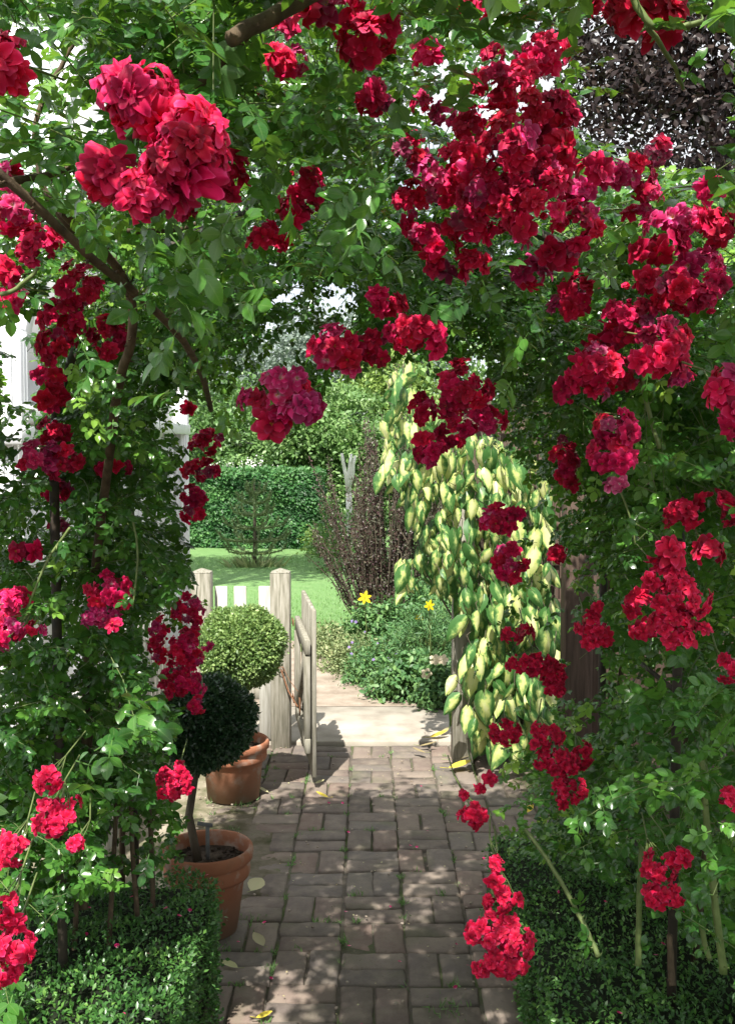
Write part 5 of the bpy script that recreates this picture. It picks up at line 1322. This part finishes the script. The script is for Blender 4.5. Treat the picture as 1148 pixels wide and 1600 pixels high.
for i, (x_, y_, D) in enumerate(pts):
    p = W(x_, y_ - 14, D)
    al = nrm(np.array([random.gauss(0, .38) - (.15 if x_ < 660 else 0), U(-.55, .1), -1.0])); nn = nrm(np.array([random.gauss(-.1, .75), -1.0, U(-.3, 1.1)]))
    fr = frames(al[None], nn[None])[0]; sc_ = (.085 + .085 * random.random() ** 1.3) if y_ > 930 else (.055 + .080 * random.random() ** 1.5)
    if i < 290:
        o = bpy.data.objects.new('leaf', IVM[i % 8]); link(o, ivy, tuple(p)); o.rotation_euler = Matrix(fr.tolist()).to_euler(); o.scale = (sc_,) * 3
    else: s_rest.scatter(IV[i % 8], fr[None], p[None], [sc_], [random.random()])
    stm.tube([tuple(p), tuple(p + np.array([U(-.02, .02), .05, .045])), tuple(p + np.array([U(-.03, .03), .12, .06]))], .002, 3, False)
s_rest.build('foliage', M['ivy'], ivy, kind='stuff')
for k in range(14):
    x_ = U(620, 850); stm.tube([tuple(W(x_ * .3 + 560, 1190, 5.75)), tuple(W(x_ * .4 + 480, 1000, 5.8)), tuple(W(x_, 820, 5.75)), tuple(W(x_ + U(-20, 20), 690, 5.7))], [.008, .006, .005, .003], 5)
stm.build('stems', M['bark'], ivy, kind='stuff')
# trellis that the ivy climbs
tr = thing('trellis', (.85, 5.86, 0), 'square wooden trellis panel behind the variegated ivy', 'trellis')
for i in range(6):
    s = MB(); s.cbox((.55 + i * .13, 5.86, 1.0), (.028, .018, 2.0), .002); s.build('slat', M['brown_wood'], tr)
for i in range(9):
    s = MB(); s.cbox((.87, 5.84, .2 + i * .22), (.72, .018, .028), .002); s.build('slat', M['brown_wood'], tr)

# ------------------------------------------------------------------ fallen leaves, petals, pebbles and weeds
def fallen(px, py, L, mat, ang, lab, wd=.6, z=.014, tone=.6, curl=.3, grp='fallen leaves on the paving', tmpl=None):
    D = 1.0
    # point on the ground seen at the pixel
    d = W(px, py, 1.0) - np.array([0, 0, CAM_H]); t = -(CAM_H - z) / d[2]; p = np.array([0, 0, CAM_H]) + d * t
    tm = tmpl or leaflet(1, wd, .35, -curl, ((.12, .5), (.3, .9), (.55, 1.0), (.78, .68), (.92, .3)))
    s = MB(); al = np.array([math.cos(ang), math.sin(ang), .02]); s.scatter(tm, frames(al[None], np.array([[.1, -.1, 1.]])), p[None], [L], [tone])
    s.tube([tuple(p), tuple(p - al * L * .35 + np.array([0, 0, .006]))], L * .012 + .0006, 4)
    o = s.build('fallen_leaf', M[mat], loc=tuple(p), smooth=True); return tag(o, lab, 'leaf', grp)
fallen(700, 1200, .13, 'yellow_leaf', .1, 'bright yellow fallen leaf at the foot of the ivy post', .5, .02)
fallen(392, 1392, .075, 'dry_leaf', 1.1, 'large pale grey green fallen leaf beside the nearer pot', .95, .02, .5)
fallen(513, 1246, .07, 'yellow_leaf', 2.7, 'small yellow green fallen leaf just in front of the gate', .4, .02)
fallen(492, 1224, .05, 'dry_leaf', .3, 'tiny pale curled leaf by the bottom corner of the gate', .5, .02, .8)
fallen(372, 1512, .07, 'dry_leaf', 2.7, 'cream folded leaf on the bricks at the far end of the left hedge', .45, .02, .9, .1)
fallen(400, 1590, .05, 'yellow_leaf', .2, 'small yellow leaf at the bottom edge of the path', .5, .02)
fallen(365, 1395, .03, 'dry_leaf', 1.3, 'small cream leaf right beside the nearer pot', .8, .02, 1.0)
fallen(420, 1238, .07, 'dry_leaf', 2.6, 'long dry leaf beside the further pot', .35, .02, .7)
fallen(412, 1478, .07, 'dry_leaf', 2.2, 'green grey withered leaf lying between pot and path', .6, .02, .3)
fallen(670, 1152, .12, 'yellow_leaf', .3, 'dull yellow leaf on the slab beside the border', .35, .03, .2)
fallen(655, 1165, .10, 'dry_leaf', -.2, 'brown curled leaf on the slab by the ivy post', .3, .03, .0)
fallen(688, 1147, .09, 'dry_leaf', .9, 'upright dry leaf leaning on the foot of the ivy post', .35, .03, .4)
fallen(665, 1176, .08, 'dry_leaf', 2.8, 'dark dry leaf where slab meets bricks', .3, .03, .0)
fallen(705, 1187, .16, 'dry_leaf', .15, 'long brown dry leaf behind the bright yellow one', .25, .02, .1)
fallen(820, 1270, .07, 'yellow_leaf', .9, 'yellow leaf on the bricks under the right hand rose', .5, .02, .3)
s = MB(); n = 260
x = rng.uniform(-.7, .6, n); y = rng.uniform(2.8, 6.2, n); x[:90] = rng.normal(.45, .16, 90); 
pos = np.stack([x, y, np.full(n, .016)], 1)
s.scatter(leaflet(1, .8, .3, -.3, ((.5, 1.0),)), frames(np.stack([rng.normal(size=n), rng.normal(size=n), np.zeros(n)], 1), np.array([0, 0, 1]) + rnd(n) * .2), pos, rng.uniform(.004, .011, n), rng.random(n))
tag(s.build('leaf_litter', M['dry_leaf']), 'crumbs of dry leaf scattered over the brick path', 'litter', kind='stuff')
s = MB(); n = 60
x = np.concatenate([rng.uniform(-1.1, -.5, 16), rng.uniform(.5, 1.3, 20), rng.uniform(-.45, .5, 24)]); y = np.concatenate([rng.uniform(2.1, 3.2, 16), rng.uniform(2.2, 3.7, 20), rng.uniform(2.9, 5.2, 24)]); z = np.concatenate([np.full(16, .395), np.full(20, .312), np.full(24, .016)])
s.scatter(leaflet(1, .9, .3, -.3, ((.4, 1.0), (.8, .8))), frames(np.stack([rng.normal(size=n), rng.normal(size=n), np.zeros(n)], 1), np.array([0, 0, 1]) + rnd(n) * .3), np.stack([x, y, z], 1), rng.uniform(.010, .018, n), rng.random(n))
tag(s.build('fallen_petals', M['petal_pink']), 'crimson rose petals dropped on the path and low hedges', 'petals', kind='stuff')
# moss and weeds in joints
s = MB(); P = []
for _ in range(170):
    c = random.randint(-3, 6); k = random.randint(-3, 11)
    if random.random() < .5: x0, y0 = P0 + c * MOD + random.gauss(0, .003), R0 + k * MOD + U(0, MOD)
    else: x0, y0 = P0 + c * MOD + U(0, MOD), R0 + k * MOD + random.gauss(0, .003)
    q = 10 + int(30 * random.random() ** 2)
    P.append(np.array([x0, y0, -.002]) + rnd(q) * np.array([.010, .010, .001]))
for (x0, y0, q) in ((-.62, 4.95, 90), (-.70, 5.3, 60), (-.45, 3.7, 70), (-.5, 3.5, 50), (.25, 3.1, 60), (-.55, 5.75, 80)): P.append(np.array([x0, y0, 0]) + rnd(q) * np.array([.035, .035, .001]))
P = np.concatenate(P); n = len(P)
s.scatter((BLADE_N[0] * np.array([.18, 1, 1]), BLADE_N[1], BLADE_N[2]), frames(np.array([0, 0, .9]) + rnd(n) * .55, rnd(n)), P, rng.uniform(.008, .032, n), rng.random(n))
tag(s.build('joint_weeds', M['grass']), 'tiny grass and moss tufts growing in the brick joints', 'weeds', kind='stuff')
s = MB()
for _ in range(420):
    if random.random() < .6: x_, y_ = U(-1.3, -.7), U(3.5, 6.0)
    else: x_, y_ = U(-.7, 1.0), U(2.9, 6.2)
    q = U(.002, .007); s.cbox((x_, y_, .012 + q * .3), (q * 2, q * 1.5, q), q * .25, np.array(Matrix.Rotation(U(0, 6), 3, 'Z')))
tag(s.build('grit', M['dust']), 'grit and crumbs of soil scattered on the paving', 'grit', kind='stuff')
